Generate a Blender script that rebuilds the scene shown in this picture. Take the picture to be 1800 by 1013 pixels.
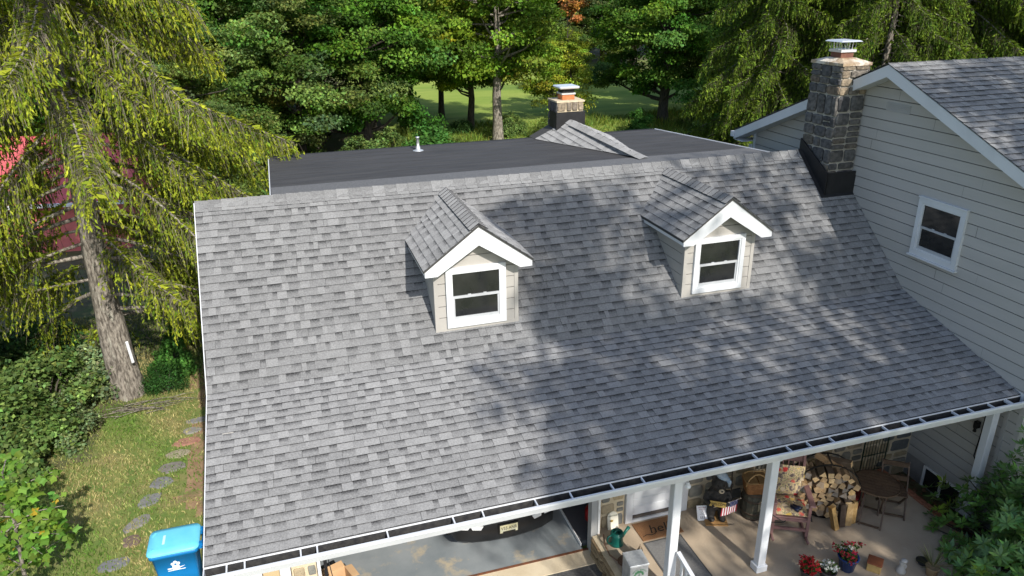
import bpy, bmesh, math, random
import numpy as np
from mathutils import Vector, Matrix, Euler
random.seed(7); RNG = np.random.default_rng(11)
for _o in list(bpy.data.objects): bpy.data.objects.remove(_o)
scene = bpy.context.scene
COL = scene.collection
R = math.radians
# ------------------------------------------------------------------ camera
cam_d = bpy.data.cameras.new('camera'); cam = bpy.data.objects.new('camera', cam_d); COL.objects.link(cam)
YAW, PITCH, ROLL = 0.299, 0.3872, -0.0129
_f = Vector((math.sin(YAW)*math.cos(PITCH), math.cos(YAW)*math.cos(PITCH), -math.sin(PITCH)))
_r = Vector((math.cos(YAW), -math.sin(YAW), 0)); _u = _r.cross(_f)
_r2 = _r*math.cos(ROLL)+_u*math.sin(ROLL); _u2 = -_r*math.sin(ROLL)+_u*math.cos(ROLL)
cm = Matrix.Identity(4)
for i in range(3):
    cm[i][0] = _r2[i]; cm[i][1] = _u2[i]; cm[i][2] = -_f[i]
CAMP = Vector((1.4071, -12.4403, 8.7565))
cm.translation = CAMP
cam.matrix_world = cm
cam_d.sensor_width = 36; cam_d.lens = 26.247; cam_d.clip_end = 2000; cam_d.clip_start = 0.1
scene.camera = cam
# ------------------------------------------------------------------ light
SUN = Vector((0.15, -0.775, 0.61)).normalized()
world = bpy.data.worlds.new('World'); scene.world = world; world.use_nodes = True
wn = world.node_tree.nodes; wl = world.node_tree.links
sky = wn.new('ShaderNodeTexSky'); sky.sky_type = 'NISHITA'; sky.sun_disc = False
sky.sun_elevation = math.asin(SUN.z); sky.sun_rotation = math.atan2(SUN.x, SUN.y)
wl.new(sky.outputs[0], wn['Background'].inputs[0]); wn['Background'].inputs[1].default_value = 0.15
sd = bpy.data.lights.new('sun', 'SUN'); sd.energy = 4.1; sd.angle = R(0.53); sd.color = (1.0, 0.955, 0.89)
sun = bpy.data.objects.new('sun', sd); COL.objects.link(sun)
sun.rotation_euler = SUN.to_track_quat('Z', 'Y').to_euler(); sun.location = (5, -40, 40)
vs = scene.view_settings; vs.view_transform = 'Standard'; vs.look = 'None'; vs.exposure = 0.5; vs.gamma = 1; vs.use_curve_mapping = False
scene.cycles.max_bounces = 8; scene.cycles.diffuse_bounces = 4; scene.cycles.transparent_max_bounces = 8

# ------------------------------------------------------------------ helpers
def newobj(name, mesh, parent=None):
    o = bpy.data.objects.new(name, mesh); COL.objects.link(o)
    if parent is not None: o.parent = parent
    return o
def tag(o, label=None, cat=None, group=None, kind=None):
    if label: o['label'] = label
    if cat: o['category'] = cat
    if group: o['group'] = group
    if kind: o['kind'] = kind
    return o
def thing(name, label, cat, loc=(0, 0, 0), rotz=0, group=None):
    o = newobj(name, None); o.location = loc; o.rotation_euler = (0, 0, rotz); o.empty_display_size = .2
    return tag(o, label, cat, group)
def copy_tree(o, parent=None):
    c = o.copy(); COL.objects.link(c); c.parent = parent
    for ch in list(o.children): copy_tree(ch, c)
    return c

class MB:
    """collects faces, then links them as one mesh object"""
    def __init__(s): s.v = []; s.f = []; s.c = []; s.mi = []; s.cur = 0; s.sm = []; s.smooth = False
    def add(s, vs_, fs, col=None):
        b = len(s.v); s.v += [tuple(p) for p in vs_]
        for f in fs:
            s.f.append(tuple(b+i for i in f)); s.mi.append(s.cur); s.sm.append(s.smooth)
            s.c.append(col)
        return s
    def box(s, x0, x1, y0, y1, z0, z1, col=None):
        v = [(x0,y0,z0),(x1,y0,z0),(x1,y1,z0),(x0,y1,z0),(x0,y0,z1),(x1,y0,z1),(x1,y1,z1),(x0,y1,z1)]
        return s.add(v, [(3,2,1,0),(4,5,6,7),(0,1,5,4),(1,2,6,5),(2,3,7,6),(3,0,4,7)], col)
    def bbox(s, x0, x1, y0, y1, z0, z1, b=.01, col=None):
        """box with chamfered edges"""
        bm = bmesh.new(); bmesh.ops.create_cube(bm, size=1)
        for v in bm.verts: v.co = Vector(((x0+x1)/2+v.co.x*(x1-x0), (y0+y1)/2+v.co.y*(y1-y0), (z0+z1)/2+v.co.z*(z1-z0)))
        bmesh.ops.bevel(bm, geom=list(bm.edges), offset=b, segments=1, affect='EDGES')
        bm.verts.index_update()
        s.add([v.co for v in bm.verts], [[v.index for v in f.verts] for f in bm.faces], col); bm.free(); return s
    def bar(s, a, b, w, h=None, up=(0,0,1), col=None):
        a = Vector(a); b = Vector(b); h = h or w; d = (b-a).normalized(); up = Vector(up)
        if abs(d.dot(up)) > .98: up = Vector((0,1,0))
        r = d.cross(up).normalized(); u = r.cross(d)
        v = []
        for p in (a, b):
            for sx, sy in ((-1,-1),(1,-1),(1,1),(-1,1)): v.append(p+r*(sx*w/2)+u*(sy*h/2))
        return s.add(v, [(3,2,1,0),(4,5,6,7),(0,1,5,4),(1,2,6,5),(2,3,7,6),(3,0,4,7)], col)
    def tube(s, pts, rad, n=8, cap=True, col=None, smooth=True):
        pts = [Vector(p) for p in pts]; m = len(pts)
        rad = rad if isinstance(rad, (list, tuple)) else [rad]*m
        v = []; prev = None
        for i, p in enumerate(pts):
            d = (pts[min(i+1,m-1)]-pts[max(i-1,0)]).normalized()
            if prev is None:
                a = Vector((0,0,1)) if abs(d.z) < .9 else Vector((1,0,0)); r = d.cross(a).normalized()
            else:
                r = (prev-d*prev.dot(d)).normalized()
            prev = r; u = d.cross(r)
            for k in range(n):
                t = 2*math.pi*k/n; v.append(p+(r*math.cos(t)+u*math.sin(t))*rad[i])
        f = [(i*n+k, i*n+(k+1)%n, (i+1)*n+(k+1)%n, (i+1)*n+k) for i in range(m-1) for k in range(n)]
        o = s.smooth; s.smooth = smooth
        if cap: f += [tuple(range(n-1,-1,-1)), tuple((m-1)*n+k for k in range(n))]
        s.add(v, f, col); s.smooth = o; return s
    def lathe(s, prof, n=20, c=(0,0,0), col=None, smooth=True):
        v = []; m = len(prof)
        for r, z in prof:
            for k in range(n):
                t = 2*math.pi*k/n; v.append((c[0]+r*math.cos(t), c[1]+r*math.sin(t), c[2]+z))
        f = [(i*n+k, i*n+(k+1)%n, (i+1)*n+(k+1)%n, (i+1)*n+k) for i in range(m-1) for k in range(n)]
        f += [tuple(range(n-1,-1,-1)), tuple((m-1)*n+k for k in range(n))]
        o = s.smooth; s.smooth = smooth; s.add(v, f, col); s.smooth = o; return s
    def prism(s, poly, vec, col=None):
        """3-D planar polygon extruded along vec"""
        n = len(poly); vec = Vector(vec); a = [Vector(p) for p in poly]; b = [p+vec for p in a]
        f = [tuple(range(n-1,-1,-1)), tuple(range(n,2*n))] + [(i,(i+1)%n,n+(i+1)%n,n+i) for i in range(n)]
        return s.add(a+b, f, col)
    def ell(s, c, r, n=14, m=9, rot=None, col=None):
        v = []; rot = rot or Matrix.Identity(3)
        for i in range(m+1):
            ph = math.pi*i/m
            for k in range(n):
                t = 2*math.pi*k/n
                v.append(Vector(c)+rot@Vector((r[0]*math.sin(ph)*math.cos(t), r[1]*math.sin(ph)*math.sin(t), r[2]*math.cos(ph))))
        f = [(i*n+k, (i+1)*n+k, (i+1)*n+(k+1)%n, i*n+(k+1)%n) for i in range(m) for k in range(n)]
        o = s.smooth; s.smooth = True; s.add(v, f, col); s.smooth = o; return s
    def mesh(s, name, mats):
        me = bpy.data.meshes.new(name); me.from_pydata(s.v, [], s.f)
        for m_ in (mats if isinstance(mats, (list, tuple)) else [mats]): me.materials.append(m_)
        me.polygons.foreach_set('material_index', s.mi); me.polygons.foreach_set('use_smooth', s.sm)
        if any(c is not None for c in s.c):
            at = me.color_attributes.new('Col', 'FLOAT_COLOR', 'CORNER'); d = []
            for c, f in zip(s.c, s.f):
                if c is None: c = (1,1,1)
                if isinstance(c[0], (tuple, list)):
                    for q in c: d += [q[0], q[1], q[2], 1.0]
                else:
                    d += [c[0], c[1], c[2], 1.0]*len(f)
            at.data.foreach_set('color', d)
        me.update(); return me
    def build(s, name, mats, parent=None):
        return newobj(name, s.mesh(name, mats), parent)

# ------------------------------------------------------------------ materials
def mat(name, c1, c2=None, scale=6.0, rough=.75, bump=0.0, bscale=None, metal=0.0, attr=False, spec=.4, contrast=(.35,.65), detail=6, c3=None, s3=1.0, r3=(.55,.7), stretch=None, coat=0):
    m = bpy.data.materials.new(name); m.use_nodes = True; nt = m.node_tree; N = nt.nodes; L = nt.links
    b = N['Principled BSDF']; b.inputs['Roughness'].default_value = rough; b.inputs['Metallic'].default_value = metal
    b.inputs['Specular IOR Level'].default_value = spec; b.inputs['Coat Weight'].default_value = coat
    geo = N.new('ShaderNodeNewGeometry'); pos = geo.outputs['Position']
    if stretch:
        mp = N.new('ShaderNodeMapping'); mp.inputs['Scale'].default_value = stretch; L.new(pos, mp.inputs[0]); pos = mp.outputs[0]
    out = None
    if c2 is not None:
        n = N.new('ShaderNodeTexNoise'); n.inputs['Scale'].default_value = scale; n.inputs['Detail'].default_value = detail; n.inputs['Roughness'].default_value = .6
        L.new(pos, n.inputs['Vector'])
        r = N.new('ShaderNodeMapRange'); r.inputs[1].default_value = contrast[0]; r.inputs[2].default_value = contrast[1]; L.new(n.outputs[0], r.inputs[0])
        mx = N.new('ShaderNodeMix'); mx.data_type = 'RGBA'; mx.inputs[6].default_value = (*c1,1); mx.inputs[7].default_value = (*c2,1)
        L.new(r.outputs[0], mx.inputs[0]); out = mx.outputs[2]
    if c3 is not None:
        n = N.new('ShaderNodeTexNoise'); n.inputs['Scale'].default_value = s3; n.inputs['Detail'].default_value = 5; n.inputs['Roughness'].default_value = .65
        L.new(pos, n.inputs['Vector'])
        r = N.new('ShaderNodeMapRange'); r.inputs[1].default_value = r3[0]; r.inputs[2].default_value = r3[1]; L.new(n.outputs[0], r.inputs[0])
        mx = N.new('ShaderNodeMix'); mx.data_type = 'RGBA'; mx.inputs[7].default_value = (*c3,1)
        if out: L.new(out, mx.inputs[6])
        else: mx.inputs[6].default_value = (*c1,1)
        L.new(r.outputs[0], mx.inputs[0]); out = mx.outputs[2]
    if attr:
        a = N.new('ShaderNodeAttribute'); a.attribute_name = 'Col'
        if out is None: out = a.outputs[0]
        else:
            mx = N.new('ShaderNodeMix'); mx.data_type = 'RGBA'; mx.blend_type = 'MULTIPLY'; mx.inputs[0].default_value = 1
            L.new(out, mx.inputs[6]); L.new(a.outputs[0], mx.inputs[7]); out = mx.outputs[2]
    if out: L.new(out, b.inputs['Base Color'])
    else: b.inputs['Base Color'].default_value = (*c1,1)
    if bump:
        n = N.new('ShaderNodeTexNoise'); n.inputs['Scale'].default_value = bscale or scale*3; n.inputs['Detail'].default_value = 5
        L.new(pos, n.inputs['Vector'])
        bp = N.new('ShaderNodeBump'); bp.inputs['Strength'].default_value = bump; bp.inputs['Distance'].default_value = .02
        L.new(n.outputs[0], bp.inputs['Height']); L.new(bp.outputs[0], b.inputs['Normal'])
    return m
def leafmat(name, rough=.45, trans=.35, spec=.35):
    m = bpy.data.materials.new(name); m.use_nodes = True; nt = m.node_tree; N = nt.nodes; L = nt.links
    b = N['Principled BSDF']; b.inputs['Roughness'].default_value = rough; b.inputs['Specular IOR Level'].default_value = spec
    a = N.new('ShaderNodeAttribute'); a.attribute_name = 'Col'; L.new(a.outputs[0], b.inputs['Base Color'])
    t = N.new('ShaderNodeBsdfTranslucent')
    g = N.new('ShaderNodeMix'); g.data_type = 'RGBA'; g.blend_type = 'MULTIPLY'; g.inputs[0].default_value = 1; g.inputs[7].default_value = (1.25,1.15,.5,1)
    L.new(a.outputs[0], g.inputs[6]); L.new(g.outputs[2], t.inputs[0])
    mx = N.new('ShaderNodeMixShader'); mx.inputs[0].default_value = trans
    L.new(b.outputs[0], mx.inputs[1]); L.new(t.outputs[0], mx.inputs[2]); L.new(mx.outputs[0], N['Material Output'].inputs[0])
    return m
def shingle_mat(name, dark=(.022,.022,.024), light=(.298,.297,.294)):
    m = bpy.data.materials.new(name); m.use_nodes = True; nt = m.node_tree; N = nt.nodes; L = nt.links
    b = N['Principled BSDF']; b.inputs['Roughness'].default_value = .92; b.inputs['Specular IOR Level'].default_value = .15; b.inputs['Diffuse Roughness'].default_value = 1.0
    a = N.new('ShaderNodeAttribute'); a.attribute_name = 'Col'; sp = N.new('ShaderNodeSeparateColor'); L.new(a.outputs[0], sp.inputs[0])
    geo = N.new('ShaderNodeNewGeometry')
    def noise(sc, det=3, ro=.6):
        n = N.new('ShaderNodeTexNoise'); n.inputs['Scale'].default_value = sc; n.inputs['Detail'].default_value = det; n.inputs['Roughness'].default_value = ro
        L.new(geo.outputs['Position'], n.inputs['Vector']); return n.outputs[0]
    def mth(op, x, y, clamp=False):
        q = N.new('ShaderNodeMath'); q.operation = op; q.use_clamp = clamp
        for i, w in enumerate((x, y)):
            if isinstance(w, (int, float)): q.inputs[i].default_value = w
            else: L.new(w, q.inputs[i])
        return q.outputs[0]
    inv = mth('SUBTRACT', 1.0, sp.outputs[1]); inv = mth('MULTIPLY', mth('SUBTRACT', inv, .36), 3.2, True); inv = mth('MULTIPLY', inv, mth('SUBTRACT', 1.25, sp.outputs[1]))
    head = mth('MULTIPLY', mth('MULTIPLY', mth('SUBTRACT', mth('SUBTRACT', .28, sp.outputs[1]), .0), 9.0, True), .17)
    band = mth('ADD', mth('MULTIPLY', inv, sp.outputs[2]), head)
    t = mth('SUBTRACT', sp.outputs[0], band)
    gr = mth('MULTIPLY', mth('SUBTRACT', noise(48, 3, .8), .5), 1.15)
    bl = mth('MULTIPLY', mth('SUBTRACT', noise(1.3, 4), .5), .16)
    t = mth('ADD', mth('ADD', t, gr), bl, True)
    mx = N.new('ShaderNodeMix'); mx.data_type = 'RGBA'; mx.inputs[6].default_value = (*dark,1); mx.inputs[7].default_value = (*light,1)
    L.new(t, mx.inputs[0]); L.new(mx.outputs[2], b.inputs['Base Color'])
    bp = N.new('ShaderNodeBump'); bp.inputs['Strength'].default_value = .35; bp.inputs['Distance'].default_value = .004
    L.new(noise(160, 2), bp.inputs['Height']); L.new(bp.outputs[0], b.inputs['Normal'])
    return m
M = {}
M['shingle'] = shingle_mat('shingle')
M['deck'] = mat('roof_deck', (.06,.058,.055), rough=.9)
M['rubber'] = mat('roof_membrane', (.040,.039,.039), (.062,.060,.059), 2.2, .8, .25, 30, stretch=(.35,3,1))
M['rubber_grey'] = mat('granulated_membrane', (.10,.10,.10), (.15,.15,.15), 40, .9, .2, 120)
M['flash'] = mat('black_flashing', (.012,.012,.013), (.02,.02,.021), 6, .5, .1)
M['white'] = mat('white_trim', (.66,.67,.68), (.58,.59,.60), 1.7, .45, .03, 12, contrast=(.45,.75))
M['sash'] = mat('sash_vinyl', (.46,.47,.48), (.40,.41,.42), 3, .4)
M['white_worn'] = mat('worn_white_paint', (.80,.79,.76), (.60,.57,.52), 7, .55, .08, 30, contrast=(.55,.7))
M['siding'] = mat('grey_siding', (.475,.45,.42), (.43,.41,.38), 1.2, .55, .06, 18, stretch=(1,.25,3))
M['siding_tan'] = mat('tan_siding', (.39,.368,.335), (.355,.335,.305), 1.2, .6, .06, 18)
M['glass'] = mat('dark_glass', (.012,.013,.014), (.03,.03,.03), 1.5, .06, 0, spec=.6)
M['screen'] = mat('window_screen', (.05,.05,.052), rough=.5)
M['gutter_dark'] = mat('gutter_inside', (.02,.02,.022), (.05,.048,.045), 14, .7, .2, 40)
M['stone_dark'] = mat('dark_fieldstone', (.055,.054,.053), (.15,.145,.138), 14, .9, .8, 26, attr=True, detail=8)
M['stone_wall'] = mat('wall_fieldstone', (.75,.74,.72), (1.0,.97,.92), 12, .9, .7, 26, attr=True)
M['mortar'] = mat('mortar', (.36,.335,.295), (.46,.43,.37), 10, .95, .5, 40)
M['mortar_tan'] = mat('tan_mortar', (.52,.43,.29), (.62,.52,.36), 8, .95, .5, 40)
M['terracotta'] = mat('terracotta', (.42,.13,.045), (.52,.2,.08), 9, .8, .2)
M['galv'] = mat('galvanized', (.45,.47,.48), (.62,.64,.65), 9, .42, .05, 20, metal=.55)
M['alum'] = mat('bright_aluminium', (.78,.79,.80), rough=.3, metal=.5)
M['porch'] = mat('porch_concrete', (.39,.305,.215), (.46,.37,.265), 1.6, .85, .25, 40, c3=(.50,.42,.31), s3=1.1, r3=(.6,.68))
M['garage_floor'] = mat('worn_grey_floor_paint', (.20,.225,.235), (.27,.29,.295), 1.5, .42, .1, 30, c3=(.42,.36,.26), s3=2.0, r3=(.54,.66))
M['apron'] = mat('apron_concrete', (.58,.48,.33), (.66,.56,.40), 3, .9, .3, 50, c3=(.28,.24,.18), s3=2.6, r3=(.68,.74))
M['asphalt'] = mat('asphalt', (.07,.07,.072), (.13,.128,.12), 30, .95, .4, 90)
M['rust'] = mat('rust_strip', (.20,.07,.03), (.10,.05,.03), 12, .8)
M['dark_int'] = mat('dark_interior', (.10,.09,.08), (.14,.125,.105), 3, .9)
M['bark'] = mat('bark', (.085,.072,.058), (.30,.265,.22), 9, .95, 1.0, 26, stretch=(2.2,2.2,.6), c3=(.36,.34,.28), s3=3.5, r3=(.56,.66), contrast=(.4,.6))
M['bark_dark'] = mat('dark_bark', (.035,.03,.024), (.10,.085,.065), 7, .95, .8, 20, stretch=(2,2,.5))
M['leaf'] = leafmat('leaf', .6, .35, .12); M['needle'] = leafmat('needle', .7, .25, .08); M['gloss'] = leafmat('glossy_leaf', .32, .15, .5)
M['grassblade'] = leafmat('grass_blade', .6, .3, .2)
M['flower'] = leafmat('petal', .6, .25, .2)
M['wood'] = mat('worn_wood', (.20,.12,.062), (.11,.066,.035), 9, .7, .3, 40, stretch=(1,1,1))
M['log'] = mat('split_log', (1,1,1), (.72,.66,.58), 14, .85, .5, 40, attr=True)
M['black'] = mat('black_plastic', (.014,.014,.015), rough=.45)
M['blackmetal'] = mat('black_iron', (.018,.018,.018), rough=.5, metal=.3)
def col(name, c, rough=.55, **k):
    if name not in M: M[name] = mat(name, c, rough=rough, **k)
    return M[name]
def text(name, body, size, m, parent, loc, rot, align='CENTER', shear=0, ext=.0012, sx=1.0):
    cu = bpy.data.curves.new(name, 'FONT'); cu.body = body; cu.size = size; cu.align_x = align; cu.align_y = 'CENTER'; cu.shear = shear; cu.extrude = ext; cu.resolution_u = 3
    t = bpy.data.objects.new(name, cu); COL.objects.link(t)
    me = bpy.data.meshes.new_from_object(t.evaluated_get(bpy.context.evaluated_depsgraph_get())); bpy.data.objects.remove(t); bpy.data.curves.remove(cu)
    me.materials.clear(); me.materials.append(m); me.name = name
    o = newobj(name, me, parent); o.location = loc; o.rotation_euler = rot; o.scale = (sx,1,1); return o
# ================================================================== SETTING
def zg(x, y):
    """height of the terrain"""
    t = min(max((y-9)/30, 0), 1); t = t*t*(3-2*t)
    return -.05 - .65*t + .12*t*math.sin(x*.13+1)*math.cos(y*.11)
def ground_mesh():
    xs = sorted(set([-700,-400,-200,-120,-80] + list(np.linspace(-50,70,61)) + [90,140,250,450,700]))
    ys = sorted(set([-500,-250,-120,-60] + list(np.linspace(-30,90,61)) + [110,150,250,450,800]))
    v = [(x, y, zg(x, y)) for y in ys for x in xs]; n = len(xs)
    f = [(j*n+i, j*n+i+1, (j+1)*n+i+1, (j+1)*n+i) for j in range(len(ys)-1) for i in range(n-1)]
    me = bpy.data.meshes.new('ground'); me.from_pydata(v, [], f); return me
M['lawn'] = mat('lawn', (.09,.165,.028), (.21,.22,.065), 3.5, .95, .6, 30, c3=(.27,.20,.10), s3=.8, r3=(.52,.72), contrast=(.3,.7))
g = newobj('ground', ground_mesh()); g.data.materials.append(M['lawn']); tag(g, kind='structure')
M['mead'] = mat('mown_meadow', (.20,.29,.04), (.30,.36,.07), .45, .95, .4, 8, c3=(.11,.19,.03), s3=.12, r3=(.5,.7), stretch=(.35,1.6,1))
M['litter'] = mat('leaf_litter', (.075,.07,.035), (.14,.12,.065), 5, .95, .8, 20, c3=(.07,.115,.028), s3=.6, r3=(.45,.7))
M['soil'] = mat('bare_soil', (.24,.15,.085), (.33,.22,.125), 4, .95, .6, 30, c3=(.14,.15,.05), s3=1.6, r3=(.52,.64))
def sheet(name, pts, m, dz, step=2.0):
    """irregular flat sheet that follows the terrain: fan of grid cells inside a polygon"""
    xs = [p[0] for p in pts]; ys = [p[1] for p in pts]
    bm = bmesh.new()
    nx = max(2, int((max(xs)-min(xs))/step)+1); ny = max(2, int((max(ys)-min(ys))/step)+1)
    def inside(x, y):
        c = False; n = len(pts)
        for i in range(n):
            (x1,y1),(x2,y2) = pts[i], pts[i-1]
            if (y1 > y) != (y2 > y) and x < (x2-x1)*(y-y1)/(y2-y1)+x1: c = not c
        return c
    gx = np.linspace(min(xs), max(xs), nx); gy = np.linspace(min(ys), max(ys), ny); vm = {}
    def vv(i, j):
        if (i,j) not in vm:
            jx = random.uniform(-.3,.3)*step; jy = random.uniform(-.3,.3)*step
            vm[(i,j)] = bm.verts.new((gx[i]+jx, gy[j]+jy, zg(gx[i]+jx, gy[j]+jy)+dz))
        return vm[(i,j)]
    for i in range(nx-1):
        for j in range(ny-1):
            if inside((gx[i]+gx[i+1])/2, (gy[j]+gy[j+1])/2): bm.faces.new((vv(i,j),vv(i+1,j),vv(i+1,j+1),vv(i,j+1)))
    me = bpy.data.meshes.new(name); bm.to_mesh(me); bm.free(); me.materials.append(m)
    return tag(newobj(name, me), kind='structure')
sheet('forest_floor', [(-60,9),(-2.8,7.5),(-1,12),(4,16),(8,30),(9.5,42),(8,78),(70,80),(90,120),(-60,120)], M['litter'], .012, 1.6)
sheet('forest_floor', [(21,6),(70,-4),(80,40),(36,33),(30,26),(26,18)], M['litter'], .012, 1.6)
sheet('forest_floor', [(-9,-1),(-4.6,.4),(-3.2,2.2),(-2.9,4.0),(-1.6,5.8),(-2.4,9),(-9,10)], M['litter'], .013, .45)
sheet('meadow', [(9.6,24),(24,21),(31,27),(40,34),(44,60),(40,79),(9.0,79),(8.8,45)], M['mead'], .02, 1.5)
sheet('bare_soil', [(-1.25,.2),(-.1,-1.2),(.3,-1.0),(.3,7.5),(-.9,7.4),(-1.35,5.0),(-.95,3.6)], M['soil'], .006, .22)
o = MB().box(-.6,5.5,-30,-3.68,-.2,-.02).build('driveway', M['asphalt']); tag(o, kind='structure')
o = MB().box(.2,5.5,-3.68,-3.325,-.2,-.004).build('apron', M['apron']); tag(o, kind='structure')

# ================================================================== HOUSE
house = thing('house', 'grey shingled house with two dormers, flat rear roof and taller siding gable on the right', 'house', (0,0,0))
ZR = 5.6; W1, H1, W2, H2, LX = 2.4409, 2.1277, 2.6260, .7744, 12.0
ZB = ZR-H1; ZE = ZB-H2; YE = -W1-W2
SL1 = H1/W1
# ---- deck of the main roof (solid slab under the shingles)
m = MB()
T = .14
prof = [(0,ZR-.012),(-W1,ZB-.012),(YE,ZE-.012),(YE,ZE-.05),(-W1,ZB-T),(0,ZR-T),(2.6,ZR-2.3),(2.6,ZR-2.16)]
m.prism([(0.004,y,z) for y,z in prof], (LX-.008,0,0))
roof = m.build('roof', M['deck'], house); roof['label'] = 'large grey shingled front roof with a shallower lower slope'
m = MB()   # thin metal drip edges
m.bar((-.006,0,ZR-.02),(-.006,-W1,ZB-.02),.012,.06); m.bar((-.006,-W1,ZB-.02),(-.006,YE,ZE-.02),.012,.05)
m.box(0,LX,YE-.012,YE-.002,ZE-.06,ZE-.006)
m.build('drip_edge', M['white'], roof)

# ---- shingle pieces
WID = [.07,.10,.12,.14,.17,.21]
TONES = {'hi':[.64,.69,.74,.80],'lo':[.60,.64,.69]}
def piece_faces(w, e, kind, tone, band, th=1.0):
    """a tab in its own frame: x along the course, y up-slope from the butt, z off the roof"""
    h = (.016 if kind == 'hi' else .0125)*th
    up = e+.022
    v = [(0,0,0),(w,0,0),(w,up,-.004),(0,up,-.004),(0,0,h),(w,0,h),(w,up,.0005),(0,up,.0005)]
    f = [(4,5,6,7),(0,1,5,4),(1,2,6,5),(3,0,4,7)]
    g0 = (tone,1,band); g1 = (tone,0,band); k = (.06,1,0); s_ = (.2,1,0)
    return v, f, [(g0,g0,g1,g1),(k,k,k,k),(s_,)*4,(s_,)*4]
LIB = {}
def lib_mesh(w, e, kind, tone, band):
    key = (w, round(e,4), kind, tone, band)
    if key not in LIB:
        mb = MB(); v, f, cs = piece_faces(w, e, kind, tone, band)
        b = 0
        for ff, cc in zip(f, cs): mb.add([v[i] for i in ff], [(0,1,2,3)], cc)
        LIB[key] = mb.mesh('shingle', M['shingle'])
    return LIB[key]
def layout(length, rng):
    """tabs of one course: (u0, width, kind, tone, band)"""
    out = []; u = -rng.uniform(0,.2); k = rng.random() < .5; first = True
    while u < length:
        w = rng.choice(WID); kind = 'hi' if k else 'lo'
        tone = rng.choice(TONES[kind]); band = rng.choice([.22,.28,.34]) if kind == 'lo' else (.10 if rng.random() < .2 else .0)
        if kind == 'lo' and rng.random() < .15: band = .08
        a = max(u, 0); b = min(u+w, length)
        if b-a > .02: out.append((a, b-a, kind, tone, band))
        u += w; k = not k if rng.random() < .88 else k
        if rng.random() < .13: u += .004
    return out
def shingle_field(O, U, S, length, slope_len, n, rng, u_lim=None):
    """list of pieces on a plane; O upper corner, U along, S down-slope"""
    e = slope_len/n; res = []
    for k in range(n):
        u0, u1 = (0, length) if u_lim is None else u_lim(k*e, (k+1)*e)
        if u1-u0 < .03: continue
        for (a, w, kind, tone, band) in layout(u1-u0, rng):
            res.append(dict(u=u0+a, w=w, s=(k+1)*e, e=e, kind=kind, tone=tone, band=band))
    return res
def emit(mb, p, O, U, S):
    Nn = U.cross(-S)
    v, f, cs = piece_faces(p['w'], p['e'], p['kind'], p['tone'], p['band'], p.get('th',1.0))
    B = O+U*p['u']+S*p['s']
    P = [B+U*q[0]-S*q[1]+Nn*q[2] for q in v]
    b = len(mb.v); mb.v += [tuple(q) for q in P]
    for ff, cc in zip(f, cs):
        mb.f.append(tuple(b+i for i in ff)); mb.mi.append(0); mb.sm.append(False); mb.c.append(cc)
rngS = random.Random(5)
UX = Vector((1,0,0))
L1 = math.hypot(W1,H1); L2 = math.hypot(W2,H2)
S1 = Vector((0,-W1,-H1)).normalized(); S2 = Vector((0,-W2,-H2)).normalized()
F1 = [dict(p, O=Vector((0,0,ZR)), S=S1) for p in shingle_field(None,None,None,LX,L1,24,rngS)]
F2 = [dict(p, O=Vector((0,-W1,ZB)), S=S2) for p in shingle_field(None,None,None,LX,L2,21,rngS)]
allp = F1+F2
def shown(p):
    c = p['O']+UX*(p['u']+p['w']/2)+p['S']*(p['s']-p['e']/2); d = c-CAMP
    if p['w'] not in WID: return 0
    Nn = UX.cross(-p['S']); return p['w']*p['e']*abs(Nn.dot(d.normalized()))/d.length_squared
order = sorted(range(len(allp)), key=lambda i: -shown(allp[i])); big = set(order[:300])
mb = MB()
for i, p in enumerate(allp):
    if i in big:
        ob = newobj('shingle', lib_mesh(p['w'], p['e'], p['kind'], p['tone'], p['band']), roof)
        Nn = UX.cross(-p['S']); mtx = Matrix.Identity(4); up = -p['S']
        for r_ in range(3): mtx[r_][0] = UX[r_]; mtx[r_][1] = up[r_]; mtx[r_][2] = Nn[r_]
        mtx.translation = p['O']+UX*p['u']+p['S']*p['s']; ob.matrix_local = mtx
    else: emit(mb, p, p['O'], UX, p['S'])
tag(mb.build('shingle', M['shingle'], roof), kind='stuff')
# ---- ridge caps
def cap_mesh(tone):
    mb = MB(); w = .205; k = (.06,1,0); t = (tone,.8,.05)
    pr_ = [(-.155,-.150*SL1*.98+.004),(-.05,-.035),(0,.022),(.05,-.02),(.15,-.10)]
    for a, b in zip(pr_[:-1], pr_[1:]):
        mb.add([(0,a[0],a[1]+.008),(w+.02,a[0],a[1]-.004),(w+.02,b[0],b[1]-.004),(0,b[0],b[1]+.008)], [(0,1,2,3)], (t,)*4)
        mb.add([(0,a[0],a[1]+.008),(0,b[0],b[1]+.008),(0,b[0],b[1]-.008),(0,a[0],a[1]-.008)], [(0,1,2,3)], (k,)*4)
    a = pr_[0]; mb.add([(0,a[0],a[1]-.01),(w,a[0],a[1]-.01),(w,a[0],a[1]+.001),(0,a[0],a[1]+.008)], [(0,1,2,3)], (k,)*4)
    return mb.mesh('ridge_cap', M['shingle'])
caps = [cap_mesh(t) for t in (.62,.70,.78,.86)]
for i in range(57):
    ob = newobj('ridge_cap', rngS.choice(caps), roof); ob.location = (i*.2,0,ZR+.002)

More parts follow.
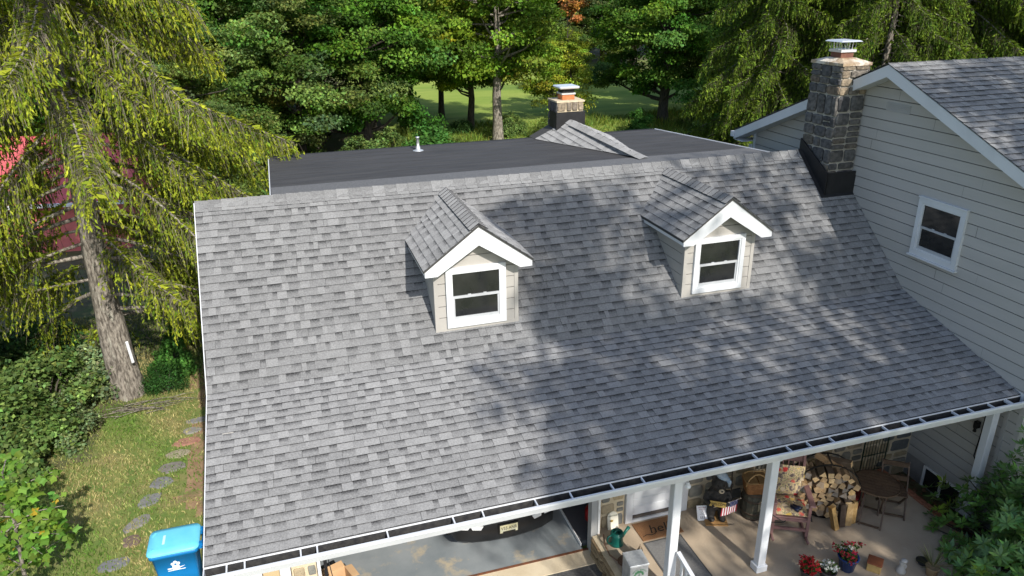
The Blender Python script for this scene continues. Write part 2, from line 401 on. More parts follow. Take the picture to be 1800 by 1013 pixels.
# ---- gutter along the eave
m = MB()
GY0, GY1, GZ = YE-.014, YE-.158, ZE-.03
m.box(0,LX,GY1+.04,GY0,GZ-.118,GZ-.11); m.add([(0,GY1+.04,GZ-.112),(LX,GY1+.04,GZ-.112),(LX,GY1+.009,GZ-.006),(0,GY1+.009,GZ-.006)],[(0,1,2,3)])
gut = m.build('gutter', M['gutter_dark'], house); gut['label'] = 'black lined rain gutter with a white front lip'
m = MB()
m.box(0,LX,GY0-.001,GY0+.004,GZ-.11,GZ+.004)
m.build('gutter_back', M['gutter_dark'], gut)
m = MB()
m.prism([(0,GY0,GZ-.128),(0,GY1+.03,GZ-.128),(0,GY1-.005,GZ-.036),(0,GY1-.018,GZ-.022),(0,GY1-.018,GZ+.012),(0,GY1+.010,GZ+.012),(0,GY1+.010,GZ+.002),(0,GY1-.008,GZ-.008),(0,GY1+.004,GZ-.05),(0,GY1+.036,GZ-.119),(0,GY0,GZ-.119)], (LX,0,0))
m.box(-.012,0,GY1-.02,GY0+.01,GZ-.12,GZ+.014); m.box(LX-.006,LX+.03,GY1-.02,GY0+.05,GZ-.12,GZ+.06)
m.build('gutter_lip', M['white'], gut)
hm = MB().box(-.009,.009,GY1-.004,GY0+.0,GZ-.004,GZ+.006).box(-.005,.005,GY1-.004,GY0,GZ-.03,GZ-.004).mesh('hanger', M['white'])
for x in (.12,.30,.98,1.24,1.98,2.75,3.35,3.9,4.55,4.95,5.55,6.1,6.55,7.02,7.55,8.05,8.45,8.95,9.45,9.75,10.1,10.55,10.9,11.2,11.55,11.8):
    ob = newobj('hanger', hm, gut); ob.location = (x,0,0); ob.rotation_euler = (0,0,rngS.uniform(-.03,.03))
dv = MB().ell((0,0,0),(.05,.035,.012),8,4).mesh('leaf_debris', M['bark_dark'])
for x in (.45,2.3,4.1,5.8,8.2): 
    ob = newobj('leaf_debris', dv, gut); ob.location = (x,(GY0+GY1)/2+rngS.uniform(-.02,.03),GZ-.1)

# ---- fascia board under the gutter, porch beam and ceiling
m = MB(); m.box(.02,LX-.01,YE+.004,YE+.03,ZE-.2,ZE-.055); m.build('fascia', M['white'], house)
m = MB(); m.box(5.5,LX-.01,-4.99,-4.865,ZE-.255,ZE-.13); m.build('porch_beam', M['white'], house)
m = MB(); m.box(.05,LX-.012,-4.855,-3.34,ZE-.16,ZE-.13); m.box(.05,5.49,-5.03,-4.86,ZE-.16,ZE-.13); m.build('porch_ceiling', M['siding_tan'], house)

# ---- windows
def window(parent, org, U, D, w, h, trim=.075, wrap=None, sill=False, scr=True):
    """double hung window; org lower-left outer corner of trim on the wall, U along, D outwards"""
    org = Vector(org); U = Vector(U); D = Vector(D); Z = Vector((0,0,1))
    tgt = parent
    if wrap:
        tgt = newobj(wrap, None, parent)
    def slab(mb, u0, u1, z0, z1, d0, d1):
        P = lambda u, d, z: org+U*u+D*d+Z*z
        v = [P(u0,d0,z0),P(u1,d0,z0),P(u1,d1,z0),P(u0,d1,z0),P(u0,d0,z1),P(u1,d0,z1),P(u1,d1,z1),P(u0,d1,z1)]
        mb.add(v, [(3,2,1,0),(4,5,6,7),(0,1,5,4),(1,2,6,5),(2,3,7,6),(3,0,4,7)])
    fr = MB(); t = trim
    for (u0,u1,z0,z1) in ((0,t,0,h),(w-t,w,0,h),(t,w-t,0,t*1.15),(t,w-t,h-t,h)): slab(fr,u0,u1,z0,z1,-.01,.045)
    i = t; k = .03
    for (u0,u1,z0,z1) in ((i,i+k,t*1.15,h-t),(w-i-k,w-i,t*1.15,h-t),(i+k,w-i-k,t*1.15,t*1.15+k),(i+k,w-i-k,h-t-k,h-t)): slab(fr,u0,u1,z0,z1,-.012,.034)
    fr.build('window_frame', M['white'], tgt)
    s = MB(); i2 = t+k; zm = h*.5
    slab(s,i2,w-i2,zm-.018,zm+.022,.0,.026)                       # meeting rail
    for (u0,u1,z0,z1) in ((i2,i2+.028,t*1.15+k,zm-.018),(w-i2-.028,w-i2,t*1.15+k,zm-.018),(i2+.028,w-i2-.028,t*1.15+k,t*1.15+k+.05)): slab(s,u0,u1,z0,z1,.0,.018)
    for u in (w*.36,w*.62): slab(s,u,u+.05,zm+.022,zm+.034,.002,.02)  # sash locks
    s.build('sash', M['sash'], tgt)
    p = MB(); slab(p,i2,w-i2,zm+.022,h-t-k,-.002,.009); p.build('pane', M['glass'], tgt)
    p = MB(); slab(p,i2+.028,w-i2-.028,t*1.15+k+.05,zm-.018,-.002,.005); p.build('pane', M['glass'], tgt)
    if sill:
        s = MB(); slab(s,-.025,w+.025,-.03,-.002,-.005,.075); s.build('sill', M['white'], tgt)
        s = MB(); slab(s,-.012,w+.012,h+.002,h+.025,-.005,.06); s.build('head_trim', M['white'], tgt)
    return tgt
# ---- dormers
YF = -2.0985; DW = 1.3274; ZB0 = ZR+YF*SL1; EXP = .187
def dormer(xl, label):
    part = newobj('dormer', None, house); part['label'] = label
    xc = xl+DW/2; yo = YF-.237; hw = .829; za = ZR-.084+.0; zt = za-.614+.0
    s_ = (za-zt)/hw
    # front wall core with its cheeks (wedge that sinks into the roof)
    zw = zt-.06
    core = MB()
    top = [(xl+.012,zw),(xc,zw+(DW/2-.012)*s_),(xl+DW-.012,zw)]
    core.prism([(xl+.012,YF+.012,ZB0-.25),(xl+DW-.012,YF+.012,ZB0-.25)]+[(x,YF+.012,z) for x,z in reversed(top)], (0,1.5,0))
    core.build('dormer_wall', col('shadow_backing', (.05,.047,.043), .9), part)  # dark core colour paints the shade lines seen between the boards
    wx0, wx1 = xl+.1787, xl+1.1264; wz0, wz1 = ZB0+.055, ZR-.7912
    # siding boards on the front, left and right of the window and in the gable
    def brd(x0, x1, z0, z1):
        mb = MB()
        z1 -= .012; mb.add([(x0,YF-.013,z0),(x1,YF-.013,z0),(x1,YF-.010,z1),(x0,YF-.010,z1),(x0,YF+.012,z0),(x1,YF+.012,z0),(x1,YF+.012,z1),(x0,YF+.012,z1)], [(0,1,2,3),(4,5,1,0),(3,2,6,7),(0,3,7,4),(1,5,6,2)])
        mb.build('siding_board', M['siding_tan'], part)
    z = ZB0+.045
    while z < zw-.02:
        z1 = min(z+EXP, zw+.02); brd(xl+.055, wx0+.01, z, z1); brd(wx1-.01, xl+DW-.055, z, z1); z += EXP
    z = wz1-.02
    while z < zw+.45:
        z1 = z+EXP; a = max(0,(z-zw))/s_; x0 = xl+.02+a; x1 = xl+DW-.02-a
        if x1-x0 > .1: brd(x0+.0, x1, z, min(z1, zw+(DW/2)*s_))
        z += EXP
    cb = MB()
    cb.box(xl-.006,xl+.055,YF-.022,YF+.05,ZB0-.06,zw+.05); cb.build('corner_board', M['siding_tan'], part)
    cb = MB(); cb.box(xl+DW-.055,xl+DW+.006,YF-.022,YF+.05,ZB0-.06,zw+.05); cb.build('corner_board', M['siding_tan'], part)
    sk = MB(); sk.box(xl+.055,xl+DW-.055,YF-.02,YF-.012,ZB0-.03,ZB0+.045); sk.build('skirt_board', M['siding_tan'], part)
    # side boards (cheeks): each is cut by the roof slope
    for sx, xx, dx in ((-1, xl+.012, -.013), (1, xl+DW-.012, .013)):
        z = ZB0+.02
        while z < zw+.02:
            z1 = min(z+EXP, zw+.03); yb0 = (z-ZR)/SL1+.05; yb1 = (z1-ZR)/SL1+.05
            mb = MB()
            z1 -= .012; vv = [(xx+dx,YF+.05,z),(xx+dx,max(yb0,YF+.06),z),(xx+dx*.8,max(yb1,YF+.06),z1),(xx+dx*.8,YF+.05,z1),(xx-dx*.0,YF+.05,z),(xx-dx*.0,max(yb0,YF+.06),z),(xx,max(yb1,YF+.06),z1),(xx,YF+.05,z1)]
            fs = [(0,1,2,3),(4,5,1,0),(3,2,6,7)]
            mb.add(vv, fs); mb.build('siding_board', M['siding'] if False else M['siding_tan'], part); z += EXP
    window(part, (wx0,YF-.012,wz0), (1,0,0), (0,-1,0), wx1-wx0, wz1-wz0)
    v = MB()   # gable vent
    v.box(xc-.09,xc+.10,YF-.03,YF-.012,za-.47,za-.33)
    for q in range(3): v.box(xc-.08,xc+.09,YF-.036,YF-.03,za-.455+q*.04,za-.435+q*.04)
    v.build('gable_vent', M['siding_tan'], part)
    # barge boards
    for sgn in (-1,1):
        b = MB(); P = [(0,za),(sgn*hw,zt),(sgn*hw,zt-.13),(sgn*(hw-.19),zt-.13),(0,za-.325)]
        P = P if sgn > 0 else P
        pts = [(xc+x,yo,z) for x,z in P]
        if sgn < 0: pts = pts[::-1]
        b.prism(pts, (0,.028,0)); b.build('barge_board', M['white'], part)
        e = MB(); x_ = xc+sgn*hw; e.box(min(x_,x_-sgn*.02),max(x_,x_-sgn*.02),yo+.03,(zt-.07-ZR)/SL1+.15,zt-.12,zt-.012); e.build('eave_board', M['white'], part)
        sf = MB(); a0, a1 = sorted((x_-sgn*.025, xc+sgn*(DW/2-.01))); sf.box(a0,a1,yo+.03,(zt-.1-ZR)/SL1+.2,zt-.125,zt-.112); sf.build('soffit', M['white'], part)
        # roof slab
        S = Vector((sgn*hw,0,zt-za)).normalized(); sl = math.hypot(hw,za-zt)+.025
        d = MB(); k = Vector((0,0,-.012))
        A = Vector((xc,yo-.012,za))+k; B = A+S*sl
        Cc = Vector((xc,.05,za))+k; Dd = Vector((B.x,(B.z-ZR)/SL1+.12,B.z))
        d.add([A,B,Dd,Cc,A+Vector((0,0,-.03)),B+Vector((0,0,-.03)),Dd+Vector((0,0,-.03)),Cc+Vector((0,0,-.03))],
              [(0,1,2,3) if sgn > 0 else (3,2,1,0),(4,5,6,7),(0,1,5,4),(1,2,6,5),(2,3,7,6),(3,0,4,7)])
        d.build('roof_deck', M['deck'], part)
        n = 8; mb = MB()
        yfr = yo-.03
        if sgn > 0:
            U = Vector((0,1,0)); O = Vector((xc,yfr,za))
            lim = lambda s0, s1: (0, ((za-(s1)*abs(S.z))-ZR)/SL1+.13-yfr)
        else:
            U = Vector((0,-1,0)); O = Vector((xc,0.1,za))
            lim = lambda s0, s1: (0.1-(((za-(s1)*abs(S.z))-ZR)/SL1+.13), 0.1-yfr)
        for p in shingle_field(None,None,None,2.5,sl,n,rngS,lim): emit(mb, dict(p, tone=p['tone']-.04, th=.65), O, U, S)
        tag(mb.build('shingle', M['shingle'], part), kind='stuff')
    cm_ = [None]*3
    for q in range(3):
        c = MB(); t = (.56+.07*q,.8,.05); k = (.06,1,0)
        for sgn in (-1,1):
            a = (0,.026); b = (sgn*.14,.026-.14*s_+.006)
            vv = [(a[0],0,a[1]),(b[0],0,b[1]),(b[0],.17,b[1]-.012),(a[0],.17,a[1]-.012)]
            c.add(vv, [(0,1,2,3) if sgn > 0 else (3,2,1,0)], (t,)*4)
            c.add([(a[0],0,a[1]),(b[0],0,b[1]),(b[0],0,b[1]-.014),(a[0],0,a[1]-.014)], [(0,1,2,3)], (k,)*4)
            c.add([(b[0],0,b[1]),(b[0],.17,b[1]-.012),(b[0],.17,b[1]-.024),(b[0],0,b[1]-.014)], [(0,1,2,3)], (k,)*4)
        cm_[q] = c.mesh('ridge_cap', M['shingle'])
    for q in range(16):
        y = yo-.03+q*.145
        if y > -.15: break
        ob = newobj('ridge_cap', rngS.choice(cm_), part); ob.location = (xc,y,za+.003)
dormer(3.3569, 'left dormer with white gable trim, tan siding and one window')
dormer(7.6018, 'right dormer with white gable trim, tan siding and one window')

# ---- flat rear roof, its edge trim and walls
m = MB(); poly = [(1.15,.10),(11.15,.35),(10.1,3.9),(1.15,3.95)]
m.prism([(x,y,5.43) for x,y in reversed(poly)][::-1], (0,0,.02))
flat = m.build('flat_roof', M['rubber'], house); flat['label'] = 'flat black membrane roof behind the ridge'
for i in range(7):   # lapped seams of the membrane
    y = 1.35+i*.38; m = MB(); m.box(1.17,10.2+.32*(3.9-y)/3.5,y,y+.07,5.4505,5.4525+.0004*i); m.build('membrane_seam', M['rubber'], flat)
m = MB(); m.prism([(1.16,.11,5.57),(1.16,.55,5.468),(1.16,1.18,5.458),(1.16,1.18,5.4532),(1.16,.11,5.4532)], (9.75,0,0)); m.build('membrane_strip', M['rubber_grey'], flat)
m = MB(); m.box(1.15,10.1,3.951,3.975,5.25,5.456); m.build('rear_edge', M['flash'], flat)
m = MB(); m.box(1.132,1.149,.1,3.97,5.25,5.464); m.build('edge_trim', M['white'], flat)
m = MB(); m.bar((10.112,3.9,5.37),(11.162,.35,5.37),.022,.19); m.build('edge_trim', M['white'], flat)
m = MB(); m.box(1.35,9.9,2.62,3.75,-.1,5.42); m.box(1.35,9.9,.0,2.62,-.1,3.2); m.build('rear_wall', M['siding'], house)
m = MB(); m.lathe([(.12,0),(.11,.012),(.05,.03),(.045,.09),(.033,.1),(.033,.27),(.042,.27),(.042,.30)], 14, (4.23,3.44,5.45)); m.build('vent_pipe', M['galv'], flat)
# ---- cricket behind the small chimney
AP = Vector((7.72,3.42,5.90)); A0 = Vector((6.98,3.72,5.455)); B0 = Vector((8.36,.98,5.458)); C0 = Vector((8.75,3.5,5.455)); AP2 = AP+Vector((0,.5,0))
m = MB(); m.add([A0,B0,AP,C0,AP2,A0+Vector((0,.4,0)),C0+Vector((0,.4,0))], [(0,1,2),(1,3,2),(0,2,4,5),(2,3,6,4),(5,4,6)])
cr = m.build('cricket', M['deck'], house); cr['label'] = 'small shingled saddle in front of the low chimney'
def tri_shingles(a, b, apx, e=.143):
    """courses parallel to the ridge line b-apx on the triangle a, b, apx; eave side at a"""
    mb = MB(); U = (apx-b).normalized(); n_ = (b-a).cross(apx-a).normalized()
    if n_.z < 0: n_ = -n_
    S = U.cross(n_)
    if S.dot(a-b) < 0: U = -U; S = -S
    if U.cross(-S).dot(n_) < 0:
        U = -U
    # courses run along the ridge line; every tab is cut to the triangle
    T3 = [(0.0,0.0),((apx-b).dot(U),0.0),((a-b).dot(U),(a-b).dot(S))]
    if (T3[1][0]-T3[0][0])*(T3[2][1]-T3[0][1])-(T3[2][0]-T3[0][0])*(T3[1][1]-T3[0][1]) < 0: T3 = [T3[0],T3[2],T3[1]]
    def clip(P):
        for i in range(3):
            (x0,y0),(x1,y1) = T3[i], T3[(i+1)%3]; Q = []
            side = lambda p: (x1-x0)*(p[1]-y0)-(y1-y0)*(p[0]-x0)
            for j in range(len(P)):
                p, q = P[j], P[(j+1)%len(P)]; sp, sq = side(p), side(q)
                if sp >= 0: Q.append(p)
                if (sp >= 0) != (sq >= 0): t = sp/(sp-sq); Q.append((p[0]+(q[0]-p[0])*t,p[1]+(q[1]-p[1])*t))
            P = Q
            if len(P) < 3: return []
        return P
    us = [p[0] for p in T3]; sa = max(p[1] for p in T3); n = max(1,int(round(sa/e))); ee = sa/n; l, h = min(us), max(us)
    for k in range(n):
        for (q, w, kind, tone, band) in layout(h-l, rngS):
            P = clip([(l+q,k*ee),(l+q+w,k*ee),(l+q+w,(k+1)*ee),(l+q,(k+1)*ee)])
            if len(P) < 3: continue
            hh = .012 if kind == 'hi' else .009; fr = lambda p: (p[1]-k*ee)/ee
            top = [b+U*p[0]+S*p[1]+n_*(.006+hh*fr(p)) for p in P]; bot = [b+U*p[0]+S*p[1]+n_*.001 for p in P]; m_ = len(P)
            mb.add(top, [tuple(range(m_))], tuple((min(.95,tone+.2),fr(p),band*.6) for p in P))  # tone raised to paint sunlight onto the saddle
            for i in range(m_): mb.add([bot[i],bot[(i+1)%m_],top[(i+1)%m_],top[i]], [(0,1,2,3)], ((.06,1,0),)*4)
    return mb
tag(tri_shingles(A0,B0,AP).build('shingle', M['shingle'], cr), kind='stuff')
tag(tri_shingles(C0,B0,AP).build('shingle', M['shingle'], cr), kind='stuff')
d = (AP-B0); ln = d.length; d.normalize()
for i in range(int(ln/.22)):
    p0 = B0+d*(i*.22); p1 = B0+d*((i+1)*.22+.01); mb = MB(); t = (rngS.choice([.68,.75,.82]),.8,.05)
    fr_ = (i+.5)*.22/ln; nl = Vector((-.62,-.3,.0)).normalized()*.15; nr = Vector((.62,.2,0)).normalized()*.13
    up = Vector((0,0,.03)); dl = Vector((0,0,-.085*fr_-.01))
    for q, fl_ in ((nl,1),(nr,0)):
        vv = [p0+up,p1+up*.6,p1+up*.6+q+dl,p0+up+q+dl]
        mb.add(vv, [(0,1,2,3) if fl_ else (3,2,1,0)], (t,)*4)
    mb.build('ridge_cap', M['shingle'], cr)

# ---- stone builder
def stone_mesh(w, h, d, rng, tone, name='stone', m='stone_dark'):
    """rough faced block: x width, z height, front at y=-d, irregular rim, raised middle"""
    mb = MB(); n = 12; rim = []
    cw, chh = w*rng.uniform(.08,.16), h*rng.uniform(.08,.2); sk = rng.uniform(-.05,.05)
    for (x, z) in ((w/2,-h/2+chh),(w/2,rng.uniform(-.1,.1)*h),(w/2,h/2-chh),(w/2-cw,h/2),(rng.uniform(-.12,.12)*w,h/2),(-w/2+cw,h/2),(-w/2,h/2-chh),(-w/2,rng.uniform(-.1,.1)*h),(-w/2,-h/2+chh),(-w/2+cw,-h/2),(rng.uniform(-.12,.12)*w,-h/2),(w/2-cw,-h/2)):
        rim.append((x*rng.uniform(.92,1.0)+sk*z, z*rng.uniform(.92,1.0)))
    v = [(x,0,z) for x,z in rim]+[(x*.98,-d*.7,z*.98) for x,z in rim]+[(x*.84,-d*rng.uniform(.9,1.2),z*.84) for x,z in rim]+[(0,-d*rng.uniform(1.0,1.25),0)]
    f = []
    for k in range(n):
        k2 = (k+1)%n; f += [(k,k2,n+k2,n+k),(n+k,n+k2,2*n+k2,2*n+k),(2*n+k,2*n+k2,3*n)]
    mb.add(v, f, tone); return mb.mesh(name, M[m])
def stone_face(parent, org, U, D, w, h, rng, rows, cols, tones, gap=.013, d=.035, m='stone_dark', hole=None):
    """fills a w x h rectangle with coursed stones"""
    org = Vector(org); U = Vector(U).normalized(); D = Vector(D).normalized(); Z = Vector((0,0,1)); z = 0
    while z < h-.04:
        rh = rng.uniform(*rows)
        if h-z-rh < rows[0]*.6: rh = h-z
        u = 0
        while u < w-.03:
            cw = rng.uniform(*cols)
            if w-u-cw < cols[0]*.7: cw = w-u
            sp = [(0,rh)] if rng.random() > .22 or rh < .2 else [(0,rh*.48),(rh*.48,rh*.52)]
            for dz, hh in sp:
                me = stone_mesh(cw-gap, hh-gap, d*rng.uniform(.8,1.3), rng, rng.choice(tones), m=m)
                o = newobj('stone', me, parent); mt = Matrix.Identity(4); back = -D
                for r_ in range(3): mt[r_][0] = U[r_]; mt[r_][1] = back[r_]; mt[r_][2] = Z[r_]
                mt.translation = org+U*(u+cw/2)+Z*(z+dz+hh/2); 
                if hole and hole(mt.translation): bpy.data.objects.remove(o); continue
                o.matrix_local = mt
            u += cw
        z += rh
DT = [(.8,.8,.82),(1,1,1),(1.15,1.1,1.05),(.65,.66,.7),(.9,.88,.85),(1.3,1.15,.95)]
TT = [(2.6,2.1,1.5),(2.2,1.8,1.3),(1.5,1.35,1.15),(1.9,1.6,1.25),(2.9,2.4,1.75)]
rngC = random.Random(21)
# ---- tall stone chimney
CX0, CX1, CY0, CY1, CZT = 11.40, 11.995, -.74, .12, 7.30
m = MB(); m.box(CX0+.02,CX1,CY0+.02,CY1-.02,4.3,CZT); ch = m.build('chimney', M['mortar'], house); ch['label'] = 'tall chimney of dark rough stone against the gable wall'
hole = lambda p: False
stone_face(ch, (CX0,CY0+.02,5.0), (1,0,0), (0,-1,0), CX1-CX0, 1.75, rngC, (.19,.29), (.19,.34), DT, gap=.022)
stone_face(ch, (CX0,CY0+.02,6.75), (1,0,0), (0,-1,0), CX1-CX0, .53, rngC, (.12,.18), (.18,.3), TT)
stone_face(ch, (CX0+.02,CY1,5.05), (0,-1,0), (-1,0,0), CY1-CY0, 1.70, rngC, (.19,.29), (.19,.36), DT, gap=.022)
stone_face(ch, (CX0+.02,CY1,6.75), (0,-1,0), (-1,0,0), CY1-CY0, .53, rngC, (.12,.18), (.2,.32), DT[:3]+[(1.5,1.2,.9)])  # upper left face in darker stones than the front, painting its shade
stone_face(ch, (CX1-.0,CY0,6.7), (0,1,0), (1,0,0), CY1-CY0, .58, rngC, (.12,.2), (.2,.32), TT)
m = MB(); xa, xb, ya, yb = CX0-.02, CX1+.03, CY0-.02, CY1+.02
q = .17
m.add([(xa,ya,CZT-.02),(xb,ya,CZT-.02),(xb,yb,CZT-.02),(xa,yb,CZT-.02),(xa+.0,ya,CZT+.03),(xb,ya,CZT+.03),(xb,yb,CZT+.03),(xa,yb,CZT+.03),(xa+q,ya+q+.08,CZT+.1),(xb-q,ya+q+.08,CZT+.1),(xb-q,yb-q-.08,CZT+.1),(xa+q,yb-q-.08,CZT+.1)],
      [(0,1,5,4),(1,2,6,5),(2,3,7,6),(3,0,4,7),(4,5,9,8),(5,6,10,9),(6,7,11,10),(7,4,8,11),(8,9,10,11)])
m.build('crown_wash', mat('mortar_wash', (.50,.40,.27), (.30,.20,.12), 5, .95, .8, 30, c3=(.66,.60,.50), s3=3, r3=(.5,.6)), ch)
cxm, cym = (CX0+CX1)/2, (CY0+CY1)/2
m = MB(); m.box(cxm-.14,cxm+.14,cym-.14,cym+.14,CZT+.05,CZT+.20); m.build('flue_tile', mat('flue_brown', (.12,.05,.035), (.18,.08,.05), 9, .8), ch)
m = MB(); m.box(cxm-.17,cxm+.17,cym-.17,cym+.17,CZT+.20,CZT+.245); m.build('cap_base', M['alum'], ch)
m = MB()
for k in range(5):
    for (ax, ay) in ((-.15+.075*k,-.15),(-.15+.075*k,.15),(-.15,-.15+.075*k),(.15,-.15+.075*k)): m.bar((cxm+ax,cym+ay,CZT+.245),(cxm+ax*1.05,cym+ay*1.05,CZT+.39),.006)
m.build('cap_mesh', M['galv'], ch)
m = MB()
w_ = .235; m.add([(cxm-w_,cym-w_,CZT+.385),(cxm+w_,cym-w_,CZT+.385),(cxm+w_,cym+w_,CZT+.385),(cxm-w_,cym+w_,CZT+.385),(cxm-w_*.85,cym-w_*.85,CZT+.41),(cxm+w_*.85,cym-w_*.85,CZT+.41),(cxm+w_*.85,cym+w_*.85,CZT+.41),(cxm-w_*.85,cym+w_*.85,CZT+.41),(cxm,cym,CZT+.43)],
    [(3,2,1,0),(0,1,5,4),(1,2,6,5),(2,3,7,6),(3,0,4,7),(4,5,8),(5,6,8),(6,7,8),(7,4,8)]); m.build('cap_lid', M['alum'], ch)
m = MB()
m.box(CX0-.055,CX1+.01,CY0-.085,CY0-.05,ZR+(CY0-.05)*SL1-.05,ZR+CY0*SL1+.36)
yt = CY1-.05
m.prism([(CX0-.075,CY0-.085,ZR+(CY0-.085)*SL1-.03),(CX0-.075,yt,ZR+min(yt,0)*SL1+.02),(CX0-.075,yt,ZR+.24),(CX0-.075,CY0-.085,ZR+CY0*SL1+.36)][::-1], (.035,0,0))
a0 = Vector((CX0-.16,CY0-.13,ZR+(CY0-.13)*SL1+.014)); 
m.prism([(CX0-.16,CY0-.13,ZR+(CY0-.13)*SL1+.016),(CX1,CY0-.13,ZR+(CY0-.13)*SL1+.016),(CX1,CY0-.05,ZR+(CY0-.05)*SL1+.016),(CX0-.07,CY0-.05,ZR+(CY0-.05)*SL1+.016),(CX0-.07,0,ZR+.03),(CX0-.16,0,ZR+.03)], (0,0,.006))
m.build('flashing', M['flash'], ch)
# ---- low chimney on the flat roof
m = MB(); SX0,SX1,SY0,SY1 = 7.42,8.05,3.45,4.02
m.box(SX0+.01,SX1-.01,SY0+.01,SY1-.01,5.3,6.28); sc = m.build('chimney', M['mortar_tan'], house); sc['label'] = 'low tan stone chimney with terracotta flue on the flat roof'
stone_face(sc, (SX0,SY0+.012,6.08), (1,0,0), (0,-1,0), SX1-SX0, .22, rngC, (.2,.23), (.12,.24), TT, d=.03)
stone_face(sc, (SX0+.012,SY1,5.7), (0,-1,0), (-1,0,0), SY1-SY0, .6, rngC, (.15,.2), (.15,.25), DT, d=.03)
m = MB(); m.box(SX0-.03,SX1+.03,SY0-.03,SY0-.002,5.5,6.07); m.box(SX0-.03,SX0-.002,SY0,SY1-.15,5.45,6.07); m.box(SX1+.002,SX1+.03,SY0,SY1,5.45,6.07); m.build('flashing', M['flash'], sc)
sxm, sym = (SX0+SX1)/2, (SY0+SY1)/2
m = MB(); m.prism([(SX0-.02,SY0-.02,6.28),(SX1+.02,SY0-.02,6.28),(SX1+.02,SY1+.02,6.28),(SX0-.02,SY1+.02,6.28)], (0,0,.035)); m.build('crown_wash', M['mortar_tan'], sc)
m = MB(); m.bbox(sxm-.15,sxm+.15,sym-.15,sym+.15,6.31,6.43,.012); m.build('flue_tile', M['terracotta'], sc)
m = MB(); m.box(sxm-.165,sxm+.165,sym-.165,sym+.165,6.43,6.465); m.build('cap_base', M['alum'], sc)
m = MB(); m.box(sxm-.14,sxm+.14,sym-.14,sym+.14,6.465,6.56); m.build('cap_mesh', M['blackmetal'], sc)
m = MB(); m.bbox(sxm-.24,sxm+.24,sym-.24,sym+.24,6.56,6.615,.02); m.build('cap_lid', M['alum'], sc)
# ---- two-storey block: gable wall with boards, roof, rake boards
YA, ZA, K2 = -1.535, 7.39, .425; YR0, YR1 = -5.55, 2.9; YW0, YW1 = -5.2, 2.56; XR = 11.70
def zr2(y): return ZA-K2*abs(y-YA)
m = MB(); pw = [(YW0,-.1),(YW1,-.1),(YW1,zr2(YW1)-.12),(YA,ZA-.12),(YW0,zr2(YW0)-.12)]
m.prism([(12.045,y,z) for y,z in pw], (8.5,0,0)); gw = m.build('gable_wall', M['siding'], house); gw['label'] = 'tall grey siding gable wall on the right'
z = .48; E2 = .19; rngW0 = random.Random(44)
m = MB(); m.prism([(12.036,y,max(z_,.47)) for y,z_ in pw], (.006,0,0)); m.build('shadow_backing', col('shadow_backing', (.05,.047,.043), .9), gw)  # dark sheet behind the boards, painting the shadow lines of their laps
m = MB(); m.box(12.01,12.04,YW0,YW1,-.1,.468); m.build('foundation', mat('grey_foundation', (.26,.25,.235), (.33,.31,.29), 5, .9, .4, 30), gw)
while z < 7.2:
    z1 = z+E2-.014; P = []
    def ylim(zz):
        a = (ZA-.14-zz)/K2; return max(YW0+.06, YA-a), min(YW1-.06, YA+a)
    a0, b0 = ylim(z); a1, b1 = ylim(z1)
    if b0-a0 < .1: break
    if b1 < a1: a1 = b1 = YA
    xo, xi = 12.0, 12.004; cut = []; yj = b0-rngW0.uniform(1.2,3.4)
    while yj > a0+.5: cut.append(yj); yj -= 3.66
    ys_ = [(b0,b1)]+[(c_,c_) for c_ in cut if a1+.1 < c_ < b1-.1]+[(a0,a1)]
    for (p0,p1),(q0,q1) in zip(ys_[:-1], ys_[1:]):
        mb = MB(); w0, w1 = rngW0.uniform(-.003,.003), rngW0.uniform(-.003,.003); gp = .0012
        mb.add([(xo+w0,p0-gp,z),(xo+w1,q0+gp,z),(xi+w1,q1+gp,z1),(xi+w0,p1-gp,z1),(12.036,p0-gp,z),(12.036,q0+gp,z),(12.036,q1+gp,z1),(12.036,p1-gp,z1)], [(0,1,2,3),(4,5,1,0),(3,2,6,7)])
        mb.build('siding_board', M['siding'], gw)
    z += E2
m = MB(); m.box(11.985,12.06,YW0-.02,YW0+.065,.3,zr2(YW0)-.1); m.build('corner_board', M['siding'], gw)
m = MB(); m.box(11.992,12.06,YW1-.065,YW1+.02,.3,zr2(YW1)-.1); m.build('corner_board', M['white'], gw)
m = MB()
for q in range(5): m.add([(11.985,-1.31,6.545+.032*q),(11.985,-1.87,6.545+.032*q),(12.005,-1.87,6.572+.032*q),(12.005,-1.31,6.572+.032*q),(12.01,-1.31,6.545+.032*q),(12.01,-1.87,6.545+.032*q)], [(0,1,2,3),(4,5,1,0)])
m.build('gable_vent', M['siding'], gw)
window(house, (11.998,-2.4687,ZR-1.4067), (0,-1,0), (-1,0,0), .99, 1.03, .085, wrap='window', sill=True)
m = MB()
for sg, ye in ((-1,YR0),(1,YR1)):
    P = [(YA,ZA-.014),(ye,zr2(ye)-.014),(ye,zr2(ye)-.05),(YA,ZA-.05)]
    m.prism([(XR,y,z) for y,z in (P if sg > 0 else P[::-1])], (9.5,0,0))
ur = m.build('upper_roof', M['deck'], house); ur['label'] = 'grey shingled roof of the taller block'
for sg, ye in ((-1,YR0),(1,YR1)):
    m = MB(); P = [(YA,ZA-.02),(ye,zr2(ye)-.02),(ye,zr2(ye)-.21),(YA,ZA-.225)]
    m.prism([(XR-.03,y,z) for y,z in (P if sg > 0 else P[::-1])], (.03,0,0)); m.build('barge_board', M['white'], ur)
    m = MB(); P = [(YA,ZA-.20),(ye,zr2(ye)-.20),(ye,zr2(ye)-.215),(YA,ZA-.215)]
    m.prism([(XR+.002,y,z) for y,z in (P if sg > 0 else P[::-1])], (.32,0,0)); m.build('soffit', M['white'], ur)
